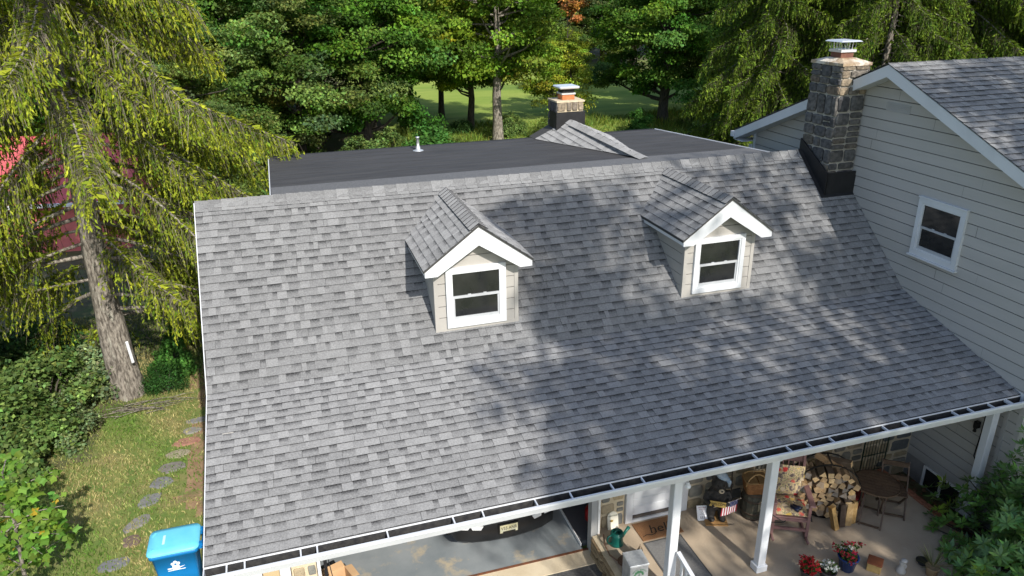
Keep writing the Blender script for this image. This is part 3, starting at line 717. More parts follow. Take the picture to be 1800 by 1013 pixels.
m = MB(); m.box(XR-.05,XR+9,YR1+.002,YR1+.11,zr2(YR1)-.16,zr2(YR1)-.04); m.build('eave_gutter', M['white'], ur)
m = MB(); m.box(XR,XR+9,YR1-.33,YR1,zr2(YR1)-.23,zr2(YR1)-.215); m.build('soffit', M['white'], ur)
m = MB(); m.bar((11.96,YW1+.06,5.2),(11.96,YW1+.06,.2),.05,.07); m.build('downpipe', M['white'], house)
S3 = Vector((0,-1,-K2)).normalized(); LS = math.hypot(YA-YR0, K2*(YA-YR0))+.02
mb = MB()
for p in shingle_field(None,None,None,8.6,LS,30,rngS): emit(mb, p, Vector((XR-.045,YA,ZA)), UX, S3)
tag(mb.build('shingle', M['shingle'], ur), kind='stuff')
mb = MB(); S4 = Vector((0,1,-K2)).normalized()
for p in shingle_field(None,None,None,8.6,LS+.4,30,rngS): emit(mb, p, Vector((XR-.045+8.6,YA,ZA)), -UX, S4)
tag(mb.build('shingle', M['shingle'], ur), kind='stuff')
for i in range(42):
    ob = newobj('ridge_cap', rngS.choice(caps), ur); ob.location = (XR-.05+i*.2,YA,ZA-.0); ob.scale = (1,1,.5)

# ---- lower walls of the wing
YW = -3.3; PZ = .35
m = MB(); m.box(.2,.34,YW+.1,2.5,-.1,3.25); m.prism([(.2,2.5,3.25),(.2,YW+.1,3.25),(.2,YW+.1,3.26),(.2,-W1,ZB-.2),(.2,0,ZR-.2),(.2,2.5,3.3)][::-1], (.14,0,0))
m.build('end_wall', M['siding'], house)
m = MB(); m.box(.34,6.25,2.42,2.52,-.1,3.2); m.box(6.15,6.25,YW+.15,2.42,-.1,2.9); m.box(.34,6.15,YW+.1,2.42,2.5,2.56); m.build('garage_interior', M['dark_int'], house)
m = MB(); m.box(.34,5.40,YW-.02,2.42,-.15,.0); m.build('garage_slab', M['garage_floor'], house)
m = MB(); m.box(5.402,6.15,YW+.1,2.42,-.1,.06); m.build('garage_curb', col('curb_grey', (.10,.105,.11), .8), house)
m = MB(); m.box(5.385,5.40,YW+.05,2.42,.002,.066); m.build('curb_highlight', M['white_worn'], house)  # white strip painted in for the bright highlight along the curb
m = MB(); m.box(.36,5.48,YW-.06,YW-.021,-.05,.008); m.build('threshold_strip', M['rust'], house)
# header over the garage opening and wall above the door
m = MB(); m.box(.2,12.0,YW,YW+.12,2.2,3.1); m.build('front_wall', M['siding_tan'], house)
WT = [(.30,.29,.25),(.22,.22,.20),(.40,.33,.22),(.16,.165,.16),(.46,.37,.23),(.27,.25,.21)]
rngW = random.Random(4)
def pier(x0, x1, z0, z1, rows=(.17,.27), cols=(.15,.3), parent=None):
    m = MB(); m.box(x0,x1,YW,YW+.14,z0,z1); p = m.build('stone_wall', M['mortar_tan'], house)
    stone_face(p, (x0,YW+.012,z0), (1,0,0), (0,-1,0), x1-x0, z1-z0, rngW, rows, cols, WT, gap=.045, d=.035, m='stone_wall'); return p
pier(.80,1.16,-.05,2.2,(.22,.32),(.2,.36)); pier(5.68,6.13,.3,2.2,(.2,.3),(.18,.3)); pier(7.30,7.62,.3,2.2,(.22,.3),(.2,.34))
pier(7.62,12.0,.0,1.02,(.2,.3),(.2,.42))
m = MB(); m.box(7.62,11.99,YW-.09,YW+.10,1.02,1.10); m.build('wall_ledge', col('ledge_stone', (.36,.30,.21), .9), house)
m = MB(); m.box(7.63,11.99,YW-.005,YW+.10,1.10,2.19); m.build('upper_wall', col('buff_board', (.34,.28,.20), .8), house)
# return of the pier beside the bear
# left end: white posts with buff panel and small window trim
m = MB(); m.box(.20,.40,YW-.10,YW+.1,-.05,2.45); m.build('corner_post', M['white'], house)
m = MB(); m.box(.41,.64,YW-.03,YW+.05,-.05,2.3); m.build('wall_panel', col('buff_panel', (.48,.36,.2), .85), house)
m = MB(); m.box(.645,.79,YW-.09,YW+.06,-.05,2.45); m.build('door_post', M['white'], house)
m = MB(); m.box(1.165,1.21,YW-.08,YW+.1,-.05,2.4); m.build('door_post', M['white'], house)
m = MB(); m.bar((1.28,YW+.05,2.2),(1.28,YW+.02,.05),.05,.04); m.bar((1.30,YW+.06,1.15),(1.36,YW-.02,.6),.012); m.build('door_track', M['black'], house)
m = MB(); m.box(5.49,5.60,YW-.12,YW+.02,-.03,2.4); m.build('door_post', col('grey_post', (.34,.34,.33), .7), house)
m = MB(); m.box(5.602,5.635,YW-.14,YW+.0,-.05,2.35); m.build('post_edge', M['white_worn'], house)
m = MB(); m.tube([(5.645,YW-.10,1.0),(5.65,YW-.11,.7),(5.645,YW-.10,.1)], .012, 6); m.lathe([(.02,0),(.03,.02),(.02,.05)], 8, (5.645,YW-.11,1.0)); m.build('cable_conduit', col('conduit', (.42,.34,.24), .8), house)
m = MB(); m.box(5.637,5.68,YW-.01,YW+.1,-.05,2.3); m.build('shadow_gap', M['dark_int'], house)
# ---- front door
dr = newobj('front_door', None, house)
m = MB()
m.box(6.27,7.10,YW+.0,YW+.045,PZ+.10,2.32)
m.build('door_leaf', M['white'], dr)
for q in range(5):
    z0 = PZ+.13+q*.155; m = MB(); m.bbox(6.29,7.08,YW-.012,YW-.001,z0,z0+.148,.006); m.build('door_panel', M['white'], dr)
m = MB(); m.box(6.42,6.95,YW-.006,YW+.0,PZ+.98,2.15); m.build('pane', M['glass'], dr)
m = MB()
for (a,b,c,d) in ((6.38,6.99,PZ+.93,PZ+.98),(6.38,6.42,PZ+.98,2.19),(6.95,6.99,PZ+.98,2.19),(6.38,6.99,2.15,2.19)): m.box(a,b,YW-.022,YW-.0005,c,d)
m.build('pane_trim', M['white'], dr)
m = MB(); m.bar((6.42,YW-.03,PZ+.955),(6.66,YW-.03,PZ+.965),.018,.012); m.tube([(7.02,YW-.002,PZ+.9),(7.02,YW-.05,PZ+.9)],.012,8); m.ell((7.02,YW-.065,PZ+.9),(.03,.02,.03),10,6); m.build('door_handle', M['blackmetal'], dr)
m = MB(); m.box(6.27,7.10,YW-.035,YW-.005,PZ+.055,PZ+.105); m.build('door_sweep', col('dark_sweep', (.09,.075,.065), .7), dr)
m = MB(); m.box(6.14,6.265,YW-.055,YW+.06,PZ-.02,2.45); m.box(7.105,7.29,YW-.055,YW+.06,PZ-.02,2.45); m.box(6.265,7.105,YW-.06,YW+.05,PZ-.0,PZ+.05); m.build('door_frame', M['white'], dr)
# ---- porch slab, stone edging, posts and stair rail
m = MB(); m.box(5.60,11.26,-6.6,YW-.002,-.1,PZ); ps = m.build('porch_slab', M['porch'], house)
m = MB(); m.box(5.50,5.599,-6.6,YW-.145,-.1,PZ-.01); se = m.build('slab_edge', M['mortar_tan'], house)
rr = random.Random(3); z = -.06
while z < PZ-.03:
    hh = rr.uniform(.035,.075); y = -3.46
    while y > -6.5:
        w = rr.uniform(.2,.6); me = stone_mesh(w, hh, .04, rr, rr.choice([(.26,.19,.11),(.33,.25,.15),(.2,.15,.1),(.4,.31,.19)]), m='stone_wall')
        o = newobj('stone', me, se); mt = Matrix(((0,1,0,5.502),(-1,0,0,y-w/2),(0,0,1,z+hh/2),(0,0,0,1))); o.matrix_local = mt; y -= w+.012
    z += hh+.008
for x0 in (6.005, 7.565, 11.64):
    p = newobj('porch_post', None, house)
    m = MB(); m.bbox(x0+.01,x0+.14,-4.995,-4.865,PZ,ZE-.255,.008); m.build('shaft', M['white'], p)
    m = MB(); m.bbox(x0-.02,x0+.17,-5.02,-4.84,PZ,PZ+.12,.01); m.build('base', M['white'], p)
    m = MB(); m.bbox(x0-.015,x0+.165,-5.015,-4.845,ZE-.33,ZE-.256,.008); m.build('capital', M['white'], p)
m = MB(); m.box(12.30,12.45,-5.05,-4.9,-.1,2.4); m.build('corner_post', M['white'], house)
m = MB(); m.ell((6.19,-5.03,2.31),(.045,.05,.04),10,6); m.lathe([(.03,0),(.02,.03)],10,(6.19,-5.03,2.34)); m.build('porch_lamp', M['white'], house)
sr = newobj('stair_rail', None, house)
a = Vector((6.14,-5.02,1.16)); b = Vector((6.22,-6.55,.72))
m = MB(); m.bar(a,b,.06,.045); m.build('handrail', M['white'], sr)
m = MB(); m.bar(a-Vector((0,0,.66)),b-Vector((0,0,.62)),.05,.04); m.build('bottom_rail', M['white'], sr)
for k in range(1,13):
    p = a.lerp(b,k/13); m = MB(); m.bar(p-Vector((0,0,.66)),p-Vector((0,0,.02)),.03,.03); m.build('baluster', M['white'], sr)
m = MB(); m.bbox(6.17,6.27,-6.65,-6.55,PZ,1.0,.008); m.build('newel', M['white'], sr)
m = MB(); m.box(5.6,8.2,-7.0,-6.6,-.1,.17); m.build('step', M['porch'], house)
# ---- basement window in its brick-edged well
m = MB(); m.box(11.262,11.985,-5.6,YW-.002,-.12,.04); m.build('window_well', M['litter'], house)
wb = newobj('basement_window', None, house)
m = MB(); m.box(11.985,12.0,-4.55,-3.75,.07,.44); m.build('pane', M['glass'], wb)
m = MB()
for y in (-3.75,-4.13,-4.55): m.box(11.97,12.0,y-.025,y+.025,.05,.46)
m.box(11.971,12.0,-4.57,-3.73,.44,.475); m.build('window_frame', M['white_worn'], wb)
bk = MB().bbox(-.05,.05,-.1,.1,-.03,.035,.006).mesh('brick', mat('red_brick', (.26,.09,.05), (.36,.16,.09), 14, .9, .4, 60))
for k in range(9):
    o = newobj('brick', bk, house); o.location = (11.24+rr.uniform(-.01,.01),-3.55-k*.215,PZ+.005); o.rotation_euler = (0,0,rr.uniform(-.06,.06))
lm = MB()
for k in range(160):
    x, y = rr.uniform(11.3,11.96), rr.uniform(-5.2,-3.35); s = rr.uniform(.03,.06); t = rr.uniform(0,6.3)
    lm.add([(x+s*math.cos(t+q*1.57)*(1 if q%2 else .6),y+s*math.sin(t+q*1.57)*(1 if q%2 else .6),.05+rr.uniform(0,.03)) for q in range(4)], [(0,1,2,3)], rr.choice([(.16,.08,.04),(.1,.06,.03),(.22,.13,.07)]))
lo = lm.build('dead_leaves', mat('dead_leaf', (1,1,1), rough=.9, attr=True)); tag(lo, 'brown dead leaves gathered in the window well', 'leaves', kind='stuff')
# ---- wall cable and lamp on the right wall
m = MB(); m.tube([(11.985,-4.62,2.35),(11.98,-4.62,1.7),(11.975,-4.60,1.25),(11.98,-4.72,1.1)], .011, 6); m.build('wall_cable', M['black'], house)
m = MB(); m.bbox(11.90,11.985,-4.58,-4.50,1.78,1.90,.01); m.lathe([(.03,-.07),(.02,-.02),(.035,.0)],8,(11.92,-4.54,1.78)); m.build('wall_lamp', M['blackmetal'], house)
m = MB(); m.box(11.985,12.003,-4.98,-4.92,.48,2.5); m.build('siding_joint', M['siding'], house)
# ================================================================== THINGS IN THE GARAGE AND ON THE PORCH
def remesh_obj(name, mb, m, parent, voxel):
    """fuses overlapping solids into one continuous skin"""
    o = mb.build(name, m, parent); md = o.modifiers.new('r', 'REMESH'); md.mode = 'VOXEL'; md.voxel_size = voxel; md.use_smooth_shade = True
    sm = o.modifiers.new('s', 'SMOOTH'); sm.iterations = 4; sm.factor = .5
    dg = bpy.context.evaluated_depsgraph_get(); me = bpy.data.meshes.new_from_object(o.evaluated_get(dg)); o.modifiers.clear(); old = o.data; o.data = me; me.name = name
    bpy.data.meshes.remove(old)
    if not me.materials: me.materials.append(m)
    return o
# ---- car nose in the garage
car = thing('parked_car', 'white car with black bumper and yellow licence plate, nose out in the garage', 'car', (4.22,-2.88,0))
def loft(mb, secs, close=True):
    n = len(secs[0]); v = [p for s_ in secs for p in s_]
    f = [(i*n+k, i*n+(k+1)%n, (i+1)*n+(k+1)%n, (i+1)*n+k) for i in range(len(secs)-1) for k in range(n)]
    f += [tuple(range(n-1,-1,-1)), tuple((len(secs)-1)*n+k for k in range(n))]
    o = mb.smooth; mb.smooth = True; mb.add(v, f); mb.smooth = o
def csec(y, w, z0, z1, r=.12):
    P = []
    for sx, zz, zr in ((1,z0,1),(1,z1,-1),(-1,z1,-1),(-1,z0,1)):
        if zz == z1 and sx == 1: pts = [(w,z1-r),(w-r*.35,z1-r*.25),(w-r*1.2,z1)]
        elif zz == z1: pts = [(-w+r*1.2,z1),(-w+r*.35,z1-r*.25),(-w,z1-r)]
        elif sx == 1: pts = [(w-r,z0),(w-r*.2,z0+r*.4)]
        else: pts = [(-w+r*.2,z0+r*.4),(-w+r,z0)]
        P += [(x,y,z) for x,z in pts]
    return P
white_paint = mat('car_white', (.72,.73,.74), rough=.25, coat=.6); blk = mat('car_black', (.012,.012,.013), rough=.38, spec=.5)
b = MB(); loft(b, [csec(.14,.55,.5,.86),csec(.22,.80,.42,.93),csec(.5,.90,.34,1.0),csec(1.2,.92,.30,1.06),csec(1.3,.92,.30,1.08),csec(3.2,.92,.30,1.10),csec(4.0,.90,.34,1.08),csec(4.35,.80,.45,.98)]); b.build('body', white_paint, car)
b = MB(); loft(b, [csec(1.15,.80,1.0,1.09,.05),csec(1.75,.74,1.0,1.56,.12),csec(3.1,.74,1.0,1.58,.12),csec(3.9,.78,1.0,1.12,.06)]); b.build('cabin', blk, car)
b = MB()   # bumper wraps round the nose
for i in range(14):
    pass
arc = [(-.93,.62),(-.92,.30),(-.84,.10),(-.62,0),(-.3,-.055),(0,-.07),(.3,-.055),(.62,0),(.84,.10),(.92,.30),(.93,.62)]
secs = []
for x, y in arc: secs.append([(x*.97,y+.06,.20),(x*1.0,y+.005,.27),(x*1.005,y-.0,.46),(x*1.0,y+.015,.56),(x*.97,y+.05,.66),(x*.9,y+.14,.68),(x*.88,y+.2,.2)])
loft(b, secs); b.build('bumper', blk, car)
b = MB(); secs = []
for x, y in arc[2:-2]: secs.append([(x*.93,y+.02,.655),(x*.93,y+.008,.675),(x*.93,y+.04,.70),(x*.93,y+.07,.68)])
loft(b, secs); b.build('chrome_strip', M['alum'], car)
b = MB(); secs = []
for x, y in arc[3:-3]: secs.append([(x*.9,y+.04,.70),(x*.9,y+.035,.74),(x*.9,y+.07,.84),(x*.9,y+.12,.84),(x*.9,y+.12,.70)])
loft(b, secs); b.build('grille', blk, car)
for sx in (-1,1):
    b = MB(); P = [(sx*.78,.065,.50),(sx*.46,-.045,.50),(sx*.42,-.05,.57),(sx*.50,-.02,.585),(sx*.76,.065,.575)]
    b.prism(P if sx > 0 else P[::-1], (0,.05,0)); b.build('fog_lamp', mat('lamp_lens', (.82,.82,.80), rough=.15, coat=.5), car)
    b = MB(); loft(b, [[(sx*.62,.06,.72),(sx*.62,.10,.80),(sx*.62,.2,.82),(sx*.62,.2,.72)],[(sx*.86,.2,.73),(sx*.86,.24,.82),(sx*.86,.4,.84),(sx*.84,.4,.73)]]); b.build('headlamp', mat('headlamp_glass', (.25,.25,.26), rough=.1, coat=1), car)
    for yy in (.72,3.55):
        w = newobj('wheel', None, car)
        b = MB(); b.lathe([(.21,-.11),(.30,-.115),(.335,-.09),(.335,.09),(.30,.115),(.21,.11)], 24); o = b.build('tyre', col('tyre_rubber', (.022,.021,.02), .85), w); o.location = (sx*.83,yy,.335); o.rotation_euler = (0,R(90),0)
        b = MB()
        for k in range(24):
            t = 2*math.pi*k/24; b.bar((.333*math.cos(t),.333*math.sin(t),-.085),(.333*math.cos(t+.06),.333*math.sin(t+.06),.085),.03,.012,up=(math.cos(t),math.sin(t),0))
        o = b.build('tread', col('tread_rubber', (.06,.056,.05), .9), w); o.location = (sx*.83,yy,.335); o.rotation_euler = (0,R(90),0)
        b = MB(); b.lathe([(.05,.02),(.205,-.03),(.21,.06),(.2,.065),(.17,.03),(.05,.06)], 20); o = b.build('rim', M['galv'], w); o.location = (sx*.85,yy,.335); o.rotation_euler = (0,R(90)*sx,0)
lp = newobj('licence_plate', None, car); lp.location = (.0,-.09,.47)
b = MB(); b.box(-.175,.175,0,.02,-.10,.095); b.build('plate_bracket', blk, lp)
pm = bpy.data.materials.new('plate_yellow'); pm = mat('plate_yellow', (.78,.68,.30), (.82,.79,.62), 3, .4)
b = MB(); b.bbox(-.152,.152,-.007,-.001,-.076,.076,.002); b.build('plate', pm, lp)
text('plate_lettering', 'V55 ANR', .085, col('plate_black', (.12,.10,.05), .5), lp, (0,-.009,.012), (R(90),0,0), sx=.82)
b = MB(); b.box(-.105,.11,-.012,-.008,-.078,-.046); b.build('plate_clip', blk, lp)
# ---- garage odds and ends
cab = thing('wooden_cabinet', 'orange brown wooden cabinet on casters just inside the garage', 'cabinet', (5.72,-2.15,.06))
b = MB(); b.bbox(-.22,.36,-.2,.35,.09,.98,.008); b.build('case', mat('orange_wood', (.42,.17,.045), (.34,.13,.035), 5, .45, .1, 20, stretch=(1,1,4)), cab)
b = MB(); b.bbox(-.236,-.222,-.17,.32,.12,.94,.004); b.build('door_panel', mat('orange_wood_door', (.45,.19,.055), (.36,.14,.04), 5, .45), cab)
for x in (-.17,.3):
    for y in (-.15,.3):
        b = MB(); b.lathe([(.04,-.012),(.042,0),(.04,.012)],12); o = b.build('caster', M['black'], cab); o.location = (x,y,.042); o.rotation_euler = (R(90),0,.4)
        b = MB(); b.box(x-.012,x+.012,y-.02,y+.02,.045,.09); b.build('caster_fork', M['blackmetal'], cab)
ext = thing('fuel_can', 'red can with silver cap beside the cabinet in the garage', 'can', (5.80,-2.74,.06))
b = MB(); b.lathe([(.10,0),(.12,.02),(.12,.22),(.09,.27),(.04,.29)],18); b.build('body', col('can_red', (.30,.012,.012), .35), ext)
b = MB(); b.lathe([(.035,.29),(.04,.33),(.025,.35)],12); b.tube([(.0,.0,.33),(.05,-.05,.37),(.1,-.1,.36)],.012,6); b.build('cap', M['galv'], ext)
bx = thing('cardboard_box', 'open cardboard box by the stone pier at the garage door', 'box', (1.42,-3.16,.0), .35)
cb = mat('cardboard', (.62,.40,.21), (.54,.34,.18), 3, .85)
b = MB(); 
for (a,c,d,e) in ((-.2,.2,-.15,-.143),(-.2,.2,.143,.15),(-.2,-.193,-.143,.143),(.193,.2,-.143,.143)): b.box(a,c,d,e,0,.42)
b.box(-.193,.193,-.143,.143,0,.006); b.build('walls', cb, bx)
for sg in (-1,1):
    b = MB(); b.prism([(-.2,sg*.15,.42),(.2,sg*.15,.42),(.2,sg*.27,.44),(-.2,sg*.27,.44)], (0,0,.005)); b.build('flap', cb, bx)
    b = MB(); b.prism([(sg*.2,-.14,.42),(sg*.2,.14,.42),(sg*.31,.14,.40),(sg*.31,-.14,.40)], (0,0,.005)); b.build('flap', cb, bx)
# ---- wheelie bin
bn = thing('wheelie_bin', 'blue recycling bin with light blue lid and white flower emblem', 'bin', (-.87,-2.23,-.04), R(90))
# local: front towards +y after turning = -x world; opens to the left
binblue = mat('bin_blue', (.004,.15,.40), (.005,.17,.44), 3, .42); lidblue = mat('bin_lid', (.14,.58,.78), (.17,.62,.82), 4, .45)
def rr_sec(w, d, z, r=.06, dy=0):
    P = []
    for cx, cy, t0 in ((w-r,d-r,0),(-w+r,d-r,90),(-w+r,-d+r,180),(w-r,-d+r,270)):
        for k in range(4):
            t = R(t0+k*30); P.append((cx+r*math.cos(t),cy+r*math.sin(t)+dy,z))
    return P
b = MB(); loft(b, [rr_sec(.20,.25,.06,.04,-.02),rr_sec(.225,.285,.55,.05),rr_sec(.225,.285,.56,.05),rr_sec(.255,.325,.93,.06),rr_sec(.285,.35,.94,.06),rr_sec(.285,.35,1.00,.06)]); b.build('body', binblue, bn)
ld = MB(); loft(ld, [rr_sec(.295,.365,1.0,.09),rr_sec(.30,.37,1.02,.09),rr_sec(.285,.355,1.05,.09),rr_sec(.2,.27,1.065,.08)]); lid = ld.build('lid', lidblue, bn)
b = MB(); b.box(-.10,.10,.12,.155,1.063,1.069); b.build('lid_sticker', col('pale_blue', (.55,.75,.82), .5), lid)
for sx in (-1,1):
    b = MB(); b.bar((sx*.2,.27,1.058),(sx*.12,.31,1.05),.03,.02); b.build('lid_rib', lidblue, lid)
b = MB(); b.tube([(-.22,-.41,.98),(.22,-.41,.98)],.018,8); b.box(-.2,-.14,-.42,-.33,.93,1.03); b.box(.14,.2,-.42,-.33,.93,1.03); b.build('handle', binblue, bn)
for sx in (-1,1):
    b = MB(); b.lathe([(.03,-.025),(.10,-.028),(.115,0),(.10,.028),(.03,.025)],18); o = b.build('wheel', M['black'], bn); o.location = (sx*.24,-.28,.115); o.rotation_euler = (0,R(90),0)
b = MB(); b.tube([(-.25,-.28,.115),(.25,-.28,.115)],.012,8); b.build('axle', M['galv'], bn)
# emblem on the side that faces the camera (local +x after the turn is world -y)
wht = col('emblem_white', (.85,.86,.86), .5)
em = newobj('emblem', None, bn); 
b = MB()
for k in range(5):
    t = R(90+72*k); cx, cz = .042*math.cos(t), .042*math.sin(t)
    b.prism([(0,cx+.026*math.cos(q*.785),cz+.026*math.sin(q*.785)) for q in range(8)], (.002+.0002*k,0,0))
b.prism([(0,.016*math.cos(q*1.047),.016*math.sin(q*1.047)) for q in range(6)], (.0005,0,0)); e1 = b.build('emblem_flower', wht, em)
b = MB(); b.prism([(.0034,.018*math.cos(R(90)+q*1.2566) if q%1==0 else 0,.018*math.sin(R(90)+q*1.2566)) for q in range(5)], (.001,0,0)); b.build('emblem_star', binblue, em)
b = MB(); b.box(0,.002,-.12,-.03,-.085,-.062); b.prism([(0,.03,-.085),(0,.085,-.07),(0,.125,-.05),(0,.07,-.06),(0,.03,-.062)], (.002,0,0)); b.box(0,.002,-.12,.125,-.118,-.106); b.box(0,.0025,-.05,.05,-.10,-.05); b.build('emblem_banner', wht, em)
em.location = (-.252,.0,.78); em.rotation_euler = (0,R(4.5),R(180))
# ---- mat, rug
dm = thing('door_mat', 'brown coir door mat reading hello', 'mat', (6.60,-3.62,PZ+.002))
b = MB(); b.bbox(-.37,.37,-.215,.215,0,.014,.004); b.build('mat_body', mat('coir', (.20,.095,.04), (.30,.15,.065), 60, .95, .8, 120), dm)
hb = col('mat_black', (.02,.016,.012), .9)
text('mat_lettering', 'hello', .27, hb, dm, (.09,-.01,.0145), (0,0,0), shear=.25)
b = MB(); b.tube([(-.33,-.13,.0155),(-.25,-.10,.0155),(-.17,-.125,.0155),(-.1,-.11,.0155),(-.06,-.06,.0155)],[.003,.006,.007,.006,.004],6); b.build('mat_flourish', hb, dm)
rg = thing('entry_rug', 'long grey rug running from the door towards the steps', 'rug', (6.55,-4.45,PZ+.002))
b = MB(); b.bbox(-.34,.34,-.60,.58,0,.010,.003); b.build('rug_body', mat('grey_rug', (.15,.148,.145), (.21,.205,.195), 22, .95, .4, 80, stretch=(1,3,1)), rg)
b = MB(); 
for (a,c,d,e) in ((-.335,.335,.555,.575),(-.335,-.315,-.595,.555),(.315,.335,-.595,.555)): b.box(a,c,d,e,.0101,.0125)
b.build('rug_border', col('rug_dark', (.075,.075,.075), .95), rg)
# ---- watering can, plaque behind it, coil of hose, small lantern
wc = thing('watering_can', 'dark green watering can beside the front door', 'watering can', (5.80,-3.74,PZ), R(10))
gp = mat('can_green', (.006,.085,.065), (.008,.10,.075), 4, .32)
b = MB(); b.lathe([(.10,0),(.115,.01),(.115,.03),(.105,.05),(.10,.16),(.112,.2),(.105,.215)],22); b.build('body', gp, wc)
b = MB(); b.lathe([(.106,.2),(.10,.235),(.075,.25),(.07,.24),(.072,.2)],18); b.build('collar', gp, wc)
b = MB(); b.tube([(.09,0,.09),(.16,0,.17),(.235,0,.25)],[.028,.024,.03],10); b.build('spout', gp, wc)
b = MB(); b.tube([(-.09,0,.22),(-.17,0,.20),(-.185,0,.13),(-.15,0,.06),(-.10,0,.05)],.016,8); b.tube([(-.06,0,.235),(0,0,.275),(.06,0,.24)],.012,8); b.build('handle', gp, wc)
pl = thing('welcome_plaque', 'cream arched plaque leaning on the stone beside the door', 'plaque', (5.90,-3.40,PZ), 0)
b = MB(); P = [(-.095,0,0),(.095,0,0),(.095,0,.22)]+[(.095*math.cos(R(a_)),0,.22+.095*math.sin(R(a_))) for a_ in range(15,180,15)]+[(-.095,0,.22)]
b.prism(P, (0,.018,0)); o = b.build('board', col('cream_board', (.70,.66,.54), .6), pl); o.rotation_euler = (R(-10),0,0)
o = text('plaque_lettering', 'WELCOME', .034, col('plaque_green', (.10,.13,.09), .6), pl, (0,.035,.24), (R(80),0,0), sx=1.0)
b = MB(); b.ell((-.03,.012,.16),(.03,.01,.022),10,6); b.build('painted_motif', col('ochre', (.36,.24,.05), .7), pl)
hs = thing('hose_coil', 'brown hose coiled on the porch floor by the stone edge', 'hose', (5.80,-4.16,PZ))
b = MB(); b.tube([(.17*math.cos(t)*(1-.01*k),.13*math.sin(t)*(1-.01*k),.016+.012*(k//16)) for k, t in enumerate([R(22.5*q) for q in range(44)])],.014,6); b.build('coil', col('hose_brown', (.16,.085,.05), .6), hs)
b = MB(); b.tube([(-.16,.05,.02),(-.22,.2,.02),(-.21,.42,.05),(-.17,.56,.12)],.012,6); b.build('loose_end', col('hose_brown', (.16,.085,.05), .6), hs)
ln = thing('small_lantern', 'small glass lantern on the porch floor behind the grey box', 'lantern', (6.02,-4.12,PZ))
b = MB(); b.lathe([(.05,0),(.055,.01),(.05,.02)],12); b.lathe([(.035,.11),(.05,.12),(.02,.16),(.008,.2)],12); b.tube([(-.045,0,.12),(0,0,.25),(.045,0,.12)],.005,6); b.build('frame', col('old_brass', (.16,.12,.08), .4, metal=.6), ln)
b = MB(); b.lathe([(.035,.02),(.045,.06),(.035,.11)],12); b.build('globe', mat('pale_glass', (.5,.48,.42), rough=.1), ln)
# ---- grey parcel box
pb = thing('parcel_box', 'galvanized grey metal box with green tree emblem near the porch edge', 'box', (5.70,-4.60,PZ), R(-4))
b = MB(); b.bbox(-.145,.145,-.14,.16,0,.44,.006); b.build('body', M['galv'], pb)
b = MB(); b.bbox(-.155,.155,-.15,.17,.44,.468,.006); b.build('lid', mat('galv_lid', (.50,.52,.52), (.64,.66,.66), 14, .5, metal=.35), pb)
eg = col('emblem_green', (.08,.22,.11), .6)
be = newobj('emblem', None, pb)
for k, ch_ in enumerate('GREEN FOREST'):
    t = R(158-k*12.4); text('emblem_letter', ch_, .03, eg, be, (.006+.108*math.cos(t),-.1415,.29+.085*math.sin(t)), (R(90),-(t-R(90)),0))
b = MB()
for cx, cz, r_ in ((-.045,.315,.024),(-.015,.335,.026),(.02,.335,.024),(.05,.315,.022),(.06,.285,.018),(-.065,.285,.018)):
    b.prism([(cx+r_*math.cos(q*.9),-.1412,cz+r_*math.sin(q*.9)) for q in range(7)][::-1], (0,-.0012,0))
b.box(-.006,.008,-.1424,-.1412,.22,.31); b.build('emblem_tree', eg, be)
# ---- sign with red lettering
sg = thing('white_sign', 'white sign with red lettering and three small figures leaning beside the bear', 'sign', (7.42,-3.68,PZ), R(-14))
b = MB(); b.bbox(-.115,.115,-.004,.004,0,.33,.003); sb_ = b.build('board', col('sign_white', (.80,.79,.78), .4), sg); sb_.rotation_euler = (R(-32),0,0)
sg.scale = (.8,.8,.72)
rd = col('sign_red', (.32,.03,.06), .5); dk = col('sign_dark', (.04,.03,.05), .5)
ca, sa = math.cos(R(32)), math.sin(R(32))
def onsign(v_): return (0,-.0055*ca+v_*sa,.0055*sa*0+v_*ca)
for t_, v_, s_, m_ in (('GREAT BEAR',.285,.03,rd),('& MOOSE',.245,.03,rd),('IS',.205,.034,rd),('Please',.165,.026,dk),('do not feed bears',.135,.017,dk)):
    text('sign_lettering', t_, s_, m_, sg, onsign(v_), (R(90-32),0,0))
for k in range(3):
    b = MB(); x = -.04+.04*k
    b.prism([(x-.010,0,-.03),(x+.012,0,-.03),(x+.006,0,-.008),(x+.010,0,.012),(x,0,.032),(x-.008,0,.01)], (0,-.0012,0)); o = b.build('sign_figure', dk, sg); o.location = onsign(.07); o.rotation_euler = (R(-32),0,0)
# ---- carved bear
br = thing('bear_statue', 'black carved bear statue in a blue cap holding a welcome board', 'statue', (7.66,-3.66,PZ+.02), R(-20))
b = MB()
b.ell((0,.02,.40),(.165,.14,.23)); b.ell((0,.0,.30),(.155,.135,.15)); b.ell((0,.0,.60),(.10,.09,.1)); b.ell((0,-.045,.70),(.135,.13,.125)); b.ell((0,-.16,.675),(.062,.085,.052))
for s_ in (-1,1):
    b.ell((s_*.10,0,.80),(.042,.03,.042),10,6); b.ell((s_*.09,-.035,.13),(.075,.085,.15)); b.ell((s_*.09,-.10,.035),(.065,.10,.04),12,6)
    b.tube([(s_*.15,.0,.52),(s_*.20,-.05,.40),(s_*.14,-.15,.36),(s_*.08,-.19,.38)],[.06,.055,.05,.045],8)
bear = remesh_obj('body', b, mat('bear_black', (.012,.011,.010), (.04,.035,.03), 20, .7, .8, 50), br, .016)
b = MB(); b.ell((0,-.225,.672),(.046,.032,.040),12,8); b.build('muzzle', col('muzzle_tan', (.50,.42,.30), .7), br)
b = MB(); b.ell((0,-.256,.690),(.02,.014,.013),8,6); b.build('nose', M['black'], br)
